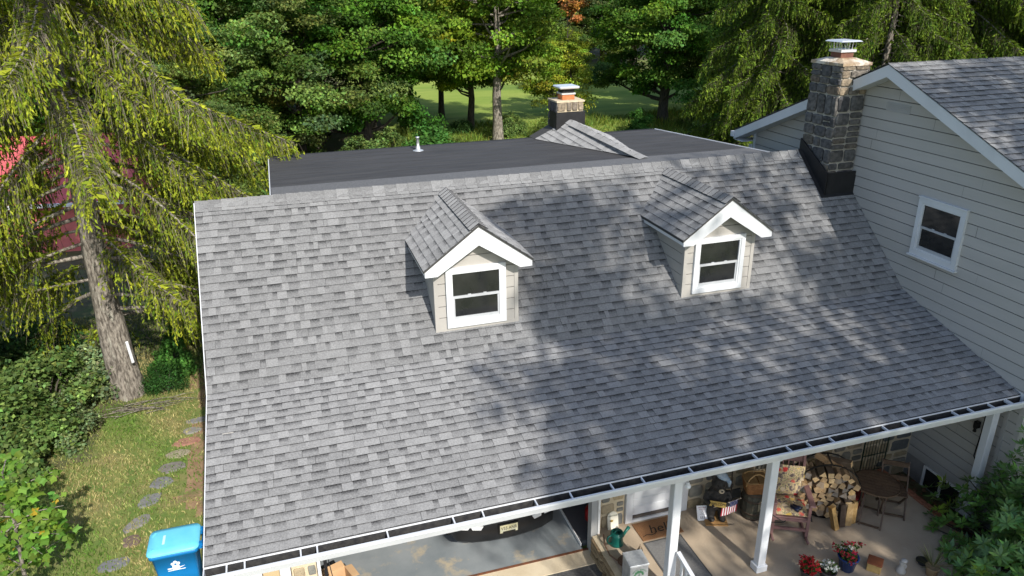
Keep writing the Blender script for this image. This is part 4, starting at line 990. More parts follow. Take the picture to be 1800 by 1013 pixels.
for s_ in (-1,1):
    b = MB(); b.ell((s_*.05,-.165,.735),(.012,.010,.012),8,6); b.build('eye', col('eye_glint', (.02,.012,.008), .1), br)
b = MB(); b.smooth = True
b.ell((.05,-.01,.815),(.115,.10,.055),14,7,Euler((R(10),R(24),0)).to_matrix()); b.tube([(.10,-.05,.80),(.16,-.04,.72),(.165,-.03,.62)],[.05,.04,.015],8); b.build('bandana', mat('denim_blue', (.10,.19,.33), (.36,.42,.46), 9, .9, .3), br)
b = MB(); b.prism([(-.17,-.205,.47),(.10,-.215,.43),(.10,-.215,.33),(-.17,-.205,.37),(-.145,-.206,.42)], (0,.015,0)); b.build('welcome_board', mat('yellow_board', (.52,.36,.10), (.44,.29,.08), 8, .7), br)
text('board_lettering', 'WELCOME', .068, col('board_black', (.02,.018,.015), .7), br, (-.02,-.219,.405), (R(90),R(8),R(2)), sx=.8)
b = MB(); b.bbox(-.20,.17,-.24,.13,-.02,.0,.004); b.build('plinth', mat('plinth_wood', (.42,.24,.09), (.32,.17,.06), 9, .8), br)
stp = thing('tree_stump', 'short split log standing behind the bear statue', 'log', (7.89,-3.56,PZ))
b = MB(); b.lathe([(.075,0),(.08,.1),(.07,.3),(.06,.31)],11); b.build('wood', M['log'], stp)
fl = thing('small_flag', 'small stars and stripes flag on a stick in front of the bear', 'flag', (7.74,-3.88,.60), R(0))
b = MB(); b.tube([(-.24,.06,.10),(.20,-.02,.24)],.005,6); b.ell((.205,-.02,.242),(.012,.012,.012),8,6); b.build('stick', col('stick_pale', (.5,.42,.32), .6), fl)
# cloth hangs from the stick: frame along the stick (a) and down (d)
A_ = Vector((-.09,.033,.148)); Uv = Vector((.44,-.08,.14)).normalized(); Dv = Vector((-.22,-.22,-.95)).normalized()
FW, FH = .27, .21; mred = col('flag_red', (.42,.03,.045), .8); mwht = col('flag_white', (.80,.78,.76), .8); mblu = col('flag_blue', (.03,.035,.12), .8)
Nf = Uv.cross(Dv)
def fp(u, d): return A_+Uv*(u*FW)+Dv*(d*FH)+Nf*(.012*math.sin(u*7+d*2))
for k in range(13):
    b = MB(); u0, u1 = k/13, (k+1)/13; n = 5
    v = [fp(u_, q/n) for q in range(n+1) for u_ in (u0,u1)]
    b.add(v+[p_+Nf*.0015 for p_ in v], [(2*q,2*q+1,2*q+3,2*q+2) for q in range(n)]+[(2*n+2+2*q+2,2*n+2+2*q+3,2*n+2+2*q+1,2*n+2+2*q) for q in range(n)]); b.build('stripe', mred if k%2 == 0 else mwht, fl)
b = MB(); n = 6; v = [fp(.46+.545*i_/n, -.005+.42*j_/3)-Nf*.003 for j_ in range(4) for i_ in range(n+1)]
b.add(v, [(j_*(n+1)+i_,j_*(n+1)+i_+1,(j_+1)*(n+1)+i_+1,(j_+1)*(n+1)+i_) for j_ in range(3) for i_ in range(n)])
v2 = [p_+Nf*.0065 for p_ in v]; b.add(v2, [(j_*(n+1)+i_,j_*(n+1)+i_+1,(j_+1)*(n+1)+i_+1,(j_+1)*(n+1)+i_) for j_ in range(3) for i_ in range(n)]); b.build('canton', mblu, fl)
b = MB()
for i_ in range(6):
    for j_ in range(4):
        for off in (-.0045,.0048):
            c = fp(.50+.09*i_, .04+.1*j_)+Nf*off; s_ = .0045
            b.add([c+Uv*s_,c+Dv*s_,c-Uv*s_,c-Dv*s_], [(0,1,2,3)])
b.build('stars', mwht, fl)
pole = thing('leaning_pole', 'thin dark pole leaning on the wall between bear and barrel', 'pole', (7.97,-3.62,PZ))
b = MB(); b.tube([(0,0,0),(.07,.2,1.5)],.011,6); b.build('shaft', col('pole_brown', (.06,.045,.035), .7), pole)
b = MB(); b.ell((.07,.2,1.5),(.018,.018,.018),8,6); b.build('knob', col('pole_brown', (.06,.045,.035), .7), pole)
# ---- barrel, picnic basket, antler
bl = thing('wooden_barrel', 'dark green wooden keg under the picnic basket', 'barrel', (8.27,-3.80,PZ))
prof = [(.165,0),(.19,.10),(.205,.22),(.205,.30),(.19,.42),(.165,.52)]
for k in range(14):
    b = MB(); t0, t1 = 2*math.pi*k/14+.012, 2*math.pi*(k+1)/14-.012; v = []
    for r_, z_ in prof: v += [(r_*math.cos(t0),r_*math.sin(t0),z_),(r_*math.cos(t1),r_*math.sin(t1),z_)]
    b.smooth = False; b.add(v, [(2*q,2*q+1,2*q+3,2*q+2) for q in range(5)]); b.build('stave', M.get('keg') or M.setdefault('keg', mat('keg_green', (.035,.04,.03), (.075,.065,.045), 10, .6, .4, 30)), bl)
b = MB(); b.lathe([(.16,.02),(.16,.49)],14); b.build('barrel_head', M['dark_int'], bl)
for z_, r_ in ((.03,.176),(.14,.200),(.38,.200),(.49,.176)):
    b = MB(); b.lathe([(r_-.006,z_-.016),(r_+.004,z_-.014),(r_+.004,z_+.014),(r_-.006,z_+.016)],20); b.build('hoop', col('hoop_rust', (.07,.05,.035), .6, metal=.4), bl)
b = MB(); b.tube([(.02,-.2,.27),(.02,-.225,.27)],.012,8); b.build('bung', M['black'], bl)
bs = thing('picnic_basket', 'brown wicker picnic basket with wooden lid on the keg', 'basket', (8.27,-3.82,PZ+.525), R(-18))
wk = mat('wicker', (.30,.14,.045), (.20,.085,.03), 18, .7, .8, 60, stretch=(1,1,3))
b = MB(); loft(b, [rr_sec(.17,.13,0,.05),rr_sec(.205,.155,.22,.06)]); b.build('body', wk, bs)
for q in range(9):
    b = MB(); f_ = q/9; P = rr_sec(.172+.035*f_,.132+.025*f_,.012+.024*q,.055); b.tube(P+[P[0]],.008,5); b.build('weave', wk, bs)
for s_ in (-1,1):
    b = MB(); P = rr_sec(.212,.16,.225,.06); P = [p_ for p_ in P if p_[0]*s_ > 0]; P = sorted(P, key=lambda p_: math.atan2(p_[1],p_[0]*s_)); P = [(s_*.012,-.16,.225)]+P+[(s_*.012,.16,.225)]
    if s_ < 0: P = P[::-1]
    b.prism(P, (0,0,.018)); b.build('lid', mat('lid_wood', (.24,.15,.06), (.17,.10,.04), 7, .6), bs)
for y_ in (-.13,.13):
    b = MB(); P = [(.20*math.cos(R(t_)),y_*(.25+.75*abs(math.cos(R(t_)))),.16+.18*math.sin(R(t_))) for t_ in range(0,181,20)]; b.tube(P,.011,6); b.build('handle', col('handle_wood', (.36,.22,.09), .6), bs)
an = thing('antler', 'pale forked antler leaning on the keg', 'antler', (8.36,-4.03,PZ+.34), R(10))
b = MB(); b.tube([(-.12,0,.10),(-.04,-.01,.16),(.03,-.01,.13),(.07,-.005,.05),(.10,0,.0)],[.006,.010,.011,.010,.005],7); b.tube([(-.04,-.01,.16),(.0,.02,.22),(.06,.03,.23)],[.009,.007,.004],7); b.tube([(.05,-.01,.09),(.02,-.02,.03)],[.008,.004],7); b.tube([(.07,0,.05),(.06,-.01,-.01)],[.007,.003],6); b.build('beam', col('antler_bone', (.72,.66,.55), .6), an)
# ---- rocking chair
rk = thing('rocking_chair', 'pink brown wooden rocking chair with floral cushions', 'rocking chair', (8.62,-4.26,PZ), R(-27))
rw = mat('pink_paint', (.25,.14,.125), (.20,.105,.095), 7, .6, .15)
for s_ in (-1,1):
    b = MB(); b.bar((s_*.27,-.24,.06),(s_*.27,-.24,.66),.045,.045); b.build('front_leg', rw, rk)
    b = MB(); b.bar((s_*.26,.22,.05),(s_*.25,.30,.45),.045,.045); b.bar((s_*.25,.30,.44),(s_*.24,.44,1.17),.04,.045); b.build('back_post', rw, rk)
    b = MB(); P = [(s_*.27,-.42+.12*k,.055*((k-3.6)/3.6)**2+.015) for k in range(9)]; b.tube(P,.024,6); b.build('rocker', rw, rk)
    b = MB(); b.bbox(s_*.29-.05,s_*.29+.05,-.30,.32,.66,.69,.012); b.build('armrest', rw, rk)
    b = MB(); b.bar((s_*.27,-.24,.36),(s_*.26,.28,.36),.03,.05); b.build('side_rail', rw, rk)
for z_ in (.36,.18):
    b = MB(); b.bar((-.27,-.24,z_),(.27,-.24,z_),.035,.045); b.build('stretcher', rw, rk)
b = MB(); b.bbox(-.25,.25,-.25,.28,.385,.405,.006); b.build('seat', rw, rk)
for z_, h_ in ((1.08,.12),(.72,.07)):
    b = MB(); y_ = .30+.14*(z_-.44)/.73*1.4; b.bar((-.24,y_-.02,z_),(.24,y_-.02,z_),.03,h_); b.build('back_rail', rw, rk)
for k in range(5):
    x_ = -.17+.085*k; b = MB(); b.bar((x_,.345,.5),(x_,.455,1.03),.05,.014,up=(1,0,0)); b.build('back_slat', rw, rk)
def floral():
    m_ = bpy.data.materials.new('floral_cloth'); m_.use_nodes = True; N = m_.node_tree.nodes; L = m_.node_tree.links; bs_ = N['Principled BSDF']; bs_.inputs['Roughness'].default_value = .9
    geo = N.new('ShaderNodeNewGeometry'); base = N.new('ShaderNodeTexNoise'); base.inputs['Scale'].default_value = 16; base.inputs['Detail'].default_value = 3; L.new(geo.outputs['Position'], base.inputs['Vector'])
    cr_ = N.new('ShaderNodeValToRGB'); L.new(base.outputs[0], cr_.inputs[0]); e = cr_.color_ramp.elements; cr_.color_ramp.interpolation = 'CONSTANT'
    e[0].position = 0; e[0].color = (.14,.10,.085,1); e[1].position = .42; e[1].color = (.30,.235,.17,1)
    for p_, c_ in ((.48,(.60,.45,.24,1)),(.555,(.20,.21,.09,1)),(.60,(.50,.36,.22,1)),(.67,(.38,.20,.12,1))): q_ = e.new(p_); q_.color = c_
    vo = N.new('ShaderNodeTexVoronoi'); vo.inputs['Scale'].default_value = 7.5; L.new(geo.outputs['Position'], vo.inputs['Vector'])
    lt = N.new('ShaderNodeMath'); lt.operation = 'LESS_THAN'; wob = N.new('ShaderNodeTexNoise'); wob.inputs['Scale'].default_value = 40; L.new(geo.outputs['Position'], wob.inputs['Vector'])
    ad = N.new('ShaderNodeMath'); ad.operation = 'MULTIPLY_ADD'; L.new(wob.outputs[0], ad.inputs[0]); ad.inputs[1].default_value = .5; L.new(vo.outputs['Distance'], ad.inputs[2]); L.new(ad.outputs[0], lt.inputs[0]); lt.inputs[1].default_value = .56
    fc = N.new('ShaderNodeValToRGB'); sp_ = N.new('ShaderNodeSeparateColor'); L.new(vo.outputs['Color'], sp_.inputs[0]); L.new(sp_.outputs[0], fc.inputs[0]); fc.color_ramp.interpolation = 'CONSTANT'
    e = fc.color_ramp.elements; e[0].color = (.48,.035,.03,1); e[1].position = .4; e[1].color = (.66,.44,.10,1); q_ = e.new(.62); q_.color = (.62,.12,.08,1); q_ = e.new(.82); q_.color = (.70,.55,.36,1)
    mx = N.new('ShaderNodeMix'); mx.data_type = 'RGBA'; L.new(lt.outputs[0], mx.inputs[0]); L.new(cr_.outputs[0], mx.inputs[6]); L.new(fc.outputs[0], mx.inputs[7]); L.new(mx.outputs[2], bs_.inputs['Base Color'])
    return m_
FLW = floral()
def cushion(name, w, d, h, parent, tuft=2):
    mb = MB(); n = 9; v = []; f = []
    for sgn in (1,-1):
        for j in range(n):
            for i in range(n):
                x = -1+2*i/(n-1); y = -1+2*j/(n-1); q = (1-x**4)*(1-y**4); z = sgn*(h*.5*(q**.4)+.012*math.sin(i*1.3+j)*q)
                v.append((x*w/2,y*d/2,z))
    N_ = n*n
    for j in range(n-1):
        for i in range(n-1):
            a_ = j*n+i; f += [(a_,a_+1,a_+n+1,a_+n),(N_+a_+n,N_+a_+n+1,N_+a_+1,N_+a_)]
    mb.smooth = True; mb.add(v, f); return mb.build(name, FLW, parent)
c = cushion('seat_cushion', .52, .52, .11, rk); c.location = (0,.0,.455)
c = cushion('back_cushion', .50, .52, .11, rk); c.location = (0,.285,.745); c.rotation_euler = (R(79),0,0)
tum = thing('binoculars', 'dark blue pair of binoculars lying on the floral seat cushion', 'binoculars', (8.62,-4.42,PZ+.53), R(20))
for s_ in (-1,1):
    b = MB(); b.tube([(s_*.032,-.075,0),(s_*.032,-.02,0),(s_*.028,.0,0),(s_*.026,.07,0)],[.036,.034,.024,.022],12); b.build('barrel', col('navy', (.012,.02,.055), .4), tum)
    b = MB(); b.tube([(s_*.032,-.079,0),(s_*.032,-.0755,0)],.029,12); b.build('lens', M['glass'], tum)
b = MB(); b.box(-.02,.02,-.03,.04,-.012,.012); b.build('bridge', M['black'], tum)
hk = thing('iron_bracket', 'thin black iron plant bracket fixed to the porch post', 'bracket', (7.72,-4.93,1.32))
b = MB(); b.tube([(0,0,.06),(0,0,-.1),(.30,.05,-.22)],.008,6); b.tube([(0,0,.06),(.30,.05,-.22),(.34,.05,-.2)],.008,6); b.build('arm', M['blackmetal'], hk)
# ---- hoop log rack and logs
HC = Vector((9.42,-4.12,PZ+.56)); HR = .52; RZ = R(-26)
lr = thing('log_rack', 'round black iron hoop rack filled with firewood', 'log rack', (HC.x,HC.y,PZ), RZ)
for y_ in (-.17,.17):
    b = MB(); n = 48; v = []
    for k in range(n):
        t = 2*math.pi*k/n
        for r_, yy in ((HR,-.018),(HR,.018),(HR+.008,.018),(HR+.008,-.018)): v.append((r_*math.cos(t),y_+yy,.56+r_*math.sin(t)))
    b.add(v, [(4*k+q,4*k+(q+1)%4,4*((k+1)%n)+(q+1)%4,4*((k+1)%n)+q) for k in range(n) for q in range(4)]); b.build('hoop', M['blackmetal'], lr)
for t_ in (20,90,160,235,305):
    b = MB(); b.bar((HR*math.cos(R(t_)),-.17,.56+HR*math.sin(R(t_))),(HR*math.cos(R(t_)),.17,.56+HR*math.sin(R(t_))),.02); b.build('cross_bar', M['blackmetal'], lr)
b = MB()
for s_ in (-1,1): b.tube([(s_*.2,-.28,.008),(s_*.2,-.17,.05),(s_*.2,.17,.05),(s_*.2,.3,.008)],.01,6)
b.build('foot', M['blackmetal'], lr)
rl = random.Random(9)
def log_mesh(kind):
    ln_ = .42; mb = MB(); n = {0:3,1:4,2:5}[kind%3]; base = [rl.uniform(.85,1.1) for _ in range(n)]; r_ = rl.uniform(.058,.082); t0 = rl.uniform(0,6)
    P = [(r_*base[k]*math.cos(t0+2*math.pi*k/n+rl.uniform(-.2,.2)),r_*base[k]*math.sin(t0+2*math.pi*k/n+rl.uniform(-.2,.2))) for k in range(n)]
    v = []
    for y_, s_ in ((-ln_/2,1),(0,1.03),(ln_/2,.97)): v += [(x*s_,y_+rl.uniform(-.01,.01)*0,z*s_) for x,z in P]
    ec = rl.choice([(.58,.40,.19),(.64,.46,.25),(.48,.33,.18),(.36,.28,.20),(.26,.23,.20)]); sc_ = rl.choice([(.30,.20,.11),(.20,.15,.10),(.12,.09,.065),(.36,.23,.11)])
    mb.add(v, [], None); mb.v = v
    for i in range(2):
        for k in range(n): mb.f.append((i*n+k,(i+1)*n+k,(i+1)*n+(k+1)%n,i*n+(k+1)%n)); mb.c.append(sc_); mb.mi.append(0); mb.sm.append(False)
    mb.f.append(tuple(range(n))); mb.c.append(ec); mb.mi.append(0); mb.sm.append(False)
    mb.f.append(tuple(2*n+k for k in range(n-1,-1,-1))); mb.c.append(ec); mb.mi.append(0); mb.sm.append(False)
    return mb.mesh('split_log', M['log'])
LM = [log_mesh(k) for k in range(14)]
GL = 'split firewood logs in the hoop rack'
spots = []
zz = -.45
row = 0
while zz < .47:
    half = math.sqrt(max(0,(HR-.06)**2-zz**2)); x = -half+.02+rl.uniform(0,.02)
    while x < half:
        top_ok = zz < .42-.45*max(0,(-x-.05)) 
        if top_ok: spots.append((x,zz+rl.uniform(-.012,.012)))
        x += rl.uniform(.102,.128)
    zz += .102; row += 1
rotm = Matrix.Rotation(RZ,3,'Z')
for (x,z_) in spots:
    o = newobj('split_log', rl.choice(LM)); o.location = HC+rotm@Vector((x,rl.uniform(-.06,.05),z_)); o.rotation_euler = (rl.uniform(-.03,.03),0,RZ+rl.uniform(-.06,.06)); 
    tag(o, 'split firewood log stacked inside the round hoop rack', 'log', GL)
for q, (x,y,z_,rx,ry,rz) in enumerate(((-.02,.02,.46,.25,.0,.5),(.16,.05,.45,-.2,0,.55),(-.30,.0,.20,.5,.2,.4))):
    o = newobj('split_log', LM[q]); o.location = HC+rotm@Vector((x,y,z_)); o.rotation_euler = (rx,ry,rz); tag(o, ['yellow split log lying across the top left of the woodpile','long split log lying across the very top of the woodpile','split log leaning out at the upper left of the woodpile'][q], 'log')
for q, (x,y,rx,ry,lab) in enumerate(((9.36,-4.56,-.28,-.10,'yellow split log leaning on the front of the woodpile, leftmost'),(9.50,-4.52,-.16,.02,'dark bark-sided log standing behind the yellow split logs'),(9.62,-4.52,-.12,.04,'pale split log standing upright in front of the woodpile, wider of the pair'),(9.73,-4.50,-.10,.06,'narrow pale split log standing upright, rightmost in front of the woodpile'))):
    mb = MB(); c_ = [(.58,.36,.13),(.10,.07,.05),(.46,.31,.14),(.54,.35,.14)][q]; w_ = [.045,.05,.055,.04][q]
    mb.add([(-w_,-.04,0),(w_,-.045,0),(w_*.9,.04,0),(-w_*.7,.05,0),(-w_*.95,-.045,.40),(w_,-.04,.41),(w_*.85,.045,.40),(-w_*.8,.045,.41)], [(3,2,1,0),(4,5,6,7),(0,1,5,4)], c_)
    mb.add([(w_,-.045,0),(w_*.9,.04,0),(-w_*.7,.05,0),(-w_,-.04,0),(w_,-.04,.41),(w_*.85,.045,.40),(-w_*.8,.045,.41),(-w_*.95,-.045,.40)], [(0,1,5,4),(1,2,6,5),(2,3,7,6)], tuple(v_*.55 for v_ in c_))
    o = mb.build('split_log', M['log']); o.location = (x,y,PZ+.01); o.rotation_euler = (rx,ry,rl.uniform(-.3,.3)); tag(o, lab, 'log')
rb = thing('red_tub', 'dark red tub standing between the woodpile and the table', 'tub', (9.98,-4.12,PZ))
b = MB(); b.lathe([(.15,0),(.17,.02),(.205,.30),(.215,.31),(.2,.31),(.165,.04)],22); b.build('shell', col('tub_red', (.25,.012,.016), .4), rb)
b = MB(); b.lathe([(.205,.285),(.222,.29),(.222,.312),(.208,.315)],22); b.build('rim', col('tub_red', (.25,.012,.016), .4), rb)
# ---- round slatted table and folding chair
tb = thing('slatted_table', 'round dark wooden slatted folding table on the porch', 'table', (10.10,-4.50,PZ), R(43))
sw = M['slat'] = mat('slat_wood', (.115,.072,.042), (.075,.045,.028), 9, .6, .3, 30); TR = .36; ns = 9
for k in range(ns):
    x0 = -TR+2*TR*k/ns+.006; x1 = -TR+2*TR*(k+1)/ns-.006
    P = []
    for xx in (x0,(x0+x1)/2,x1): P.append((xx,-math.sqrt(max(0,TR*TR-xx*xx))))
    P2 = [(x_,-y_) for x_,y_ in reversed(P)]
    b = MB(); b.prism([(x_,y_,.70) for x_,y_ in P+P2], (0,0,.022)); b.build('slat', sw, tb)
b = MB()
for y_ in (-.18,.18): b.box(-.31,.31,y_-.02,y_+.02,.672,.699)
b.build('underframe', sw, tb)
b = MB(); n = 40; v = []
for k in range(n):
    t = 2*math.pi*k/n
    for r_, z_ in ((TR-.012,.692),(TR+.004,.692),(TR+.004,.722),(TR-.012,.722)): v.append((r_*math.cos(t),r_*math.sin(t),z_))
b.add(v, [(4*k+q,4*k+(q+1)%4,4*((k+1)%n)+(q+1)%4,4*((k+1)%n)+q) for k in range(n) for q in range(4)]); b.build('rim', sw, tb)
for s_ in (-1,1):
    for y_ in (-.16,.16):
        b = MB(); b.bar((s_*.26,y_+.02*s_,0),(-s_*.26,y_+.02*s_,.69),.028,.02); b.build('leg', sw, tb)
    b = MB(); b.bar((s_*.24,-.16,.03),(s_*.24,.18,.03),.024); b.build('stretcher', sw, tb)
fc_ = thing('folding_chair', 'dark wooden slatted folding chair beside the round table', 'chair', (10.56,-4.44,PZ), R(-36))
for s_ in (-1,1):
    b = MB(); b.bar((s_*.20,-.22,0),(s_*.20,.24,.86),.022,.04); b.build('long_leg', sw, fc_)
    b = MB(); b.bar((s_*.175,.24,0),(s_*.175,-.18,.45),.022,.035); b.build('short_leg', sw, fc_)
for k in range(6):
    b = MB(); y_ = -.20+.072*k; b.box(-.19,.19,y_,y_+.055,.44,.458); b.build('seat_slat', sw, fc_)
for z_ in (.82,.62):
    y_ = -.22+.46*z_/.86; b = MB(); b.bar((-.20,y_-.02,z_),(.20,y_-.02,z_),.018,.09); b.build('back_slat', sw, fc_)
for y_, z_ in ((-.18,.05),(.20,.05)):
    b = MB(); b.bar((-.20,y_,z_),(.20,y_,z_),.02,.03); b.build('stretcher', sw, fc_)
# ---- green iron trellis panel
tr = thing('garden_trellis', 'dark green arched iron trellis panel leaning in the porch corner', 'trellis', (11.0,-3.50,PZ), 0)
gi = col('trellis_green', (.012,.035,.018), .5)
ar = [(-.26,0,0),(-.26,0,.75)]+[(.26*math.cos(R(a_)),0,.75+.26*math.sin(R(a_))) for a_ in range(165,0,-15)]+[(.26,0,.75),(.26,0,0)]
b = MB(); b.tube(ar,.013,6); b.build('frame', gi, tr)
for k in range(7):
    x_ = -.195+.065*k; b = MB(); b.tube([(x_,0,.08),(x_,0,.75+math.sqrt(.26**2-x_**2))],.006,5); b.build('bar', gi, tr)
for z_ in (.08,.42,.75):
    b = MB(); b.tube([(-.26,0,z_),(.26,0,z_)],.008,5); b.build('cross_bar', gi, tr)
# ---- pots, block and figurine near the front edge
def leafset(): return []
fb = thing('clay_block', 'rusty square clay block on the porch near the rhododendron', 'planter', (9.32,-5.48,PZ), R(40))
b = MB(); b.bbox(-.10,.10,-.10,.10,0,.14,.01); b.build('body', mat('ochre_block', (.44,.30,.11), (.34,.22,.08), 12, .9, .5), fb)
b = MB(); b.bbox(-.108,.108,-.108,.108,.14,.162,.006); b.build('top_tile', mat('rust_tile', (.22,.07,.025), (.17,.05,.02), 9, .8), fb)
fg = thing('stone_figurine', 'small pale grey stone figurine near the porch edge', 'figurine', (9.66,-5.66,PZ))
b = MB(); b.lathe([(.07,0),(.075,.03),(.05,.09),(.035,.13),(.045,.16),(.05,.19),(.02,.215)],14); b.ell((.05,-.01,.1),(.03,.03,.05),8,6); b.build('body', col('pale_stone', (.40,.38,.35), .9), fg)
b = MB(); b.ell((.0,-.02,.23),(.055,.05,.03),10,6); b.build('hat', col('pale_stone', (.40,.38,.35), .9), fg)
tr2 = thing('black_tray', 'small black dish on the porch beside the spiky plant', 'dish', (10.12,-5.62,PZ))
b = MB(); b.lathe([(.07,0),(.095,.035),(.10,.045),(.09,.045),(.065,.012)],18); b.build('bowl', M['black'], tr2)
b = MB(); b.lathe([(.093,.042),(.105,.045),(.105,.051),(.093,.051)],18); b.build('rim', M['black'], tr2)
# ================================================================== VEGETATION
def quads_mesh(name, V, C, m):
    """V (n,4,3) leaf corners, C (n,3) colours -> one mesh"""
    n = len(V); me = bpy.data.meshes.new(name)
    me.vertices.add(n*4); me.vertices.foreach_set('co', np.ascontiguousarray(V, dtype=np.float32).ravel())
    me.loops.add(n*4); me.loops.foreach_set('vertex_index', np.arange(n*4, dtype=np.int32))
    me.polygons.add(n); me.polygons.foreach_set('loop_start', np.arange(0, n*4, 4, dtype=np.int32))
    try: me.polygons.foreach_set('loop_total', np.full(n, 4, dtype=np.int32))
    except Exception: pass
    at = me.color_attributes.new('Col', 'FLOAT_COLOR', 'POINT')
    cc = np.ones((n,4,4), dtype=np.float32); cc[:,:,:3] = np.clip(C,0,1)[:,None,:]; at.data.foreach_set('color', cc.ravel())
    me.materials.append(m); me.update(); me.validate(); return me
def unit(a): return a/np.maximum(np.linalg.norm(a, axis=-1, keepdims=True), 1e-9)
def leaves(P, A, Nn, ln, wd, fold=.18, tipw=.0):
    """rhombic leaves: base P, axis A, normal Nn"""
    A = unit(A); Sd = unit(np.cross(A, Nn)); Nn = np.cross(Sd, A); ln = np.asarray(ln).reshape(-1,1); wd = np.asarray(wd).reshape(-1,1)
    mid = P+A*ln*.48
    V = np.stack([P, mid+Sd*wd*.5-Nn*wd*fold, P+A*ln, mid-Sd*wd*.5-Nn*wd*fold], axis=1); return V
def tint(n, base, spread, rng, hue=.12):
    b = np.array(base, dtype=float)[None,:]*np.exp(rng.normal(0,spread,(n,1))); b[:,0] *= np.exp(rng.normal(0,hue,n)); b[:,2] *= np.exp(rng.normal(0,hue,n)); return b
def tubes(segs, n=6):
    mb = MB()
    for pts, rad in segs: mb.tube(pts, rad, n, cap=False)
    return mb
# ---------------------------------------------------------------- broadleaf trees
def broadleaf(seed, H, base, rx, n_clump, n_leaf, leaf, colr, trunk_r, cl_r=.8, spread=.3, mate='leaf', bark='bark_dark', lowdense=1.0, drop=None):
    """returns (trunk mesh, crown mesh): crown from height base to H, half width rx"""
    rng = np.random.default_rng(seed); rz = (H-base)/2; zc = base+rz
    d = unit(rng.normal(size=(n_clump,3))); r = rng.uniform(.25,1,(n_clump,1))**.45
    lump = 1+.22*np.sin(d[:,0:1]*5+seed)+.18*np.sin(d[:,1:2]*6+seed*2)+.15*np.sin(d[:,2:3]*7+seed)
    C = d*r*np.array([rx,rx,rz])*lump+np.array([0,0,zc]); low = C[:,2] < base; C[low,2] = base+rng.uniform(0,1.6,low.sum()); hi_ = C[:,2] > H-.4; C[hi_,2] = H-.4-rng.uniform(0,2.2,hi_.sum())
    if drop: C = np.array([c for c in C if not drop(c)]); n_clump = len(C)
    # trunk and limbs
    segs = []; lean = rng.normal(0,.25,2); pts = []
    for k in range(9):
        t = k/8; pts.append((lean[0]*t*t*1.5+.08*math.sin(k*1.7+seed),lean[1]*t*t*1.5+.08*math.cos(k*1.3),-.3+t*(H*.86+.3)))
    segs.append((pts, [trunk_r*(1.25 if k == 0 else 1)*(1-.85*k/8) for k in range(9)]))
    for i in range(0, n_clump, max(1,n_clump//34)):
        c = C[i]; zz = max(base*.75, min(c[2]-rng.uniform(.6,2.0), H*.7)); t = (zz+.3)/(H*.86+.3); k = min(7,int(t*8)); f = t*8-k
        p0 = Vector(pts[k]).lerp(Vector(pts[k+1]), f); p1 = Vector(c); mid = p0.lerp(p1,.5)+Vector((0,0,-.25))
        r0 = trunk_r*(1-.8*t)*.42; segs.append(([p0,mid,p1],[r0,r0*.6,r0*.18]))
    tm = tubes(segs, 7).mesh('trunk', M[bark])
    # leaves
    cid = rng.integers(0,n_clump,n_leaf); rad = cl_r*(.6+.8*rng.random(n_clump))[cid]
    off = rng.normal(size=(n_leaf,3)); off = unit(off)*rng.uniform(.1,1,(n_leaf,1))**.5*rad[:,None]*np.array([1.1,1.1,.45])
    P = C[cid]+off
    out = unit(P-np.array([0,0,zc-rz*.3])); up = np.array([0,0,1.0])
    Nn = unit(up*.9+out*.55+rng.normal(0,.55,(n_leaf,3))); A = rng.normal(size=(n_leaf,3)); A -= Nn*np.sum(A*Nn,1,keepdims=True); A[:,2] -= .35
    ln = leaf*np.exp(rng.normal(0,.25,n_leaf))
    V = leaves(P, A, Nn, ln, ln*rng.uniform(.55,.8,n_leaf))
    cl = np.exp(rng.normal(0,.32,n_clump))[cid][:,None]*np.array([1.0,1.0,1.0]); cl = cl*np.stack([np.exp(rng.normal(0,.15,n_clump)),np.ones(n_clump),np.exp(rng.normal(0,.2,n_clump))],1)[cid]
    Cc = tint(n_leaf, colr, spread, rng)*cl
    return tm, quads_mesh('crown', V, Cc, M[mate])
G1 = (.105,.20,.022); G2 = (.14,.225,.025); G3 = (.075,.16,.020); G4 = (.22,.29,.03); G5 = (.12,.185,.04)
TREES = {
 'open':  broadleaf(1, 14, 3.9, 4.8, 135, 42000, .18, G2, .34, .95),
 'dark':  broadleaf(2, 13, 2.2, 5.4, 210, 60000, .19, G3, .42, .95),
 'lit':   broadleaf(3, 15, 3.6, 5.0, 150, 46000, .18, G1, .32, .9),
 'low':   broadleaf(4, 10, .5, 4.1, 180, 50000, .15, G5, .22, .8),
 'tall':  broadleaf(5, 18, 5.0, 5.0, 140, 40000, .2, G3, .38, 1.1),
 'yell':  broadleaf(6, 6.5, .3, 2.3, 130, 20000, .14, G4, .10, .6),
}
def place_tree(kind, x, y, s, rz, label, group=None, name='broadleaf_tree', cat='tree', sz=1.0):
    t = thing(name, label, cat, (x,y,zg(x,y)), rz, group); t.scale = (s,s,s*sz)
    tm, cm2 = TREES[kind]; newobj('trunk', tm, t); newobj('crown', cm2, t); return t
TREES['pale'] = (TREES['open'][0].copy(), TREES['open'][1]); TREES['pale'][0].materials[0] = M['bark']
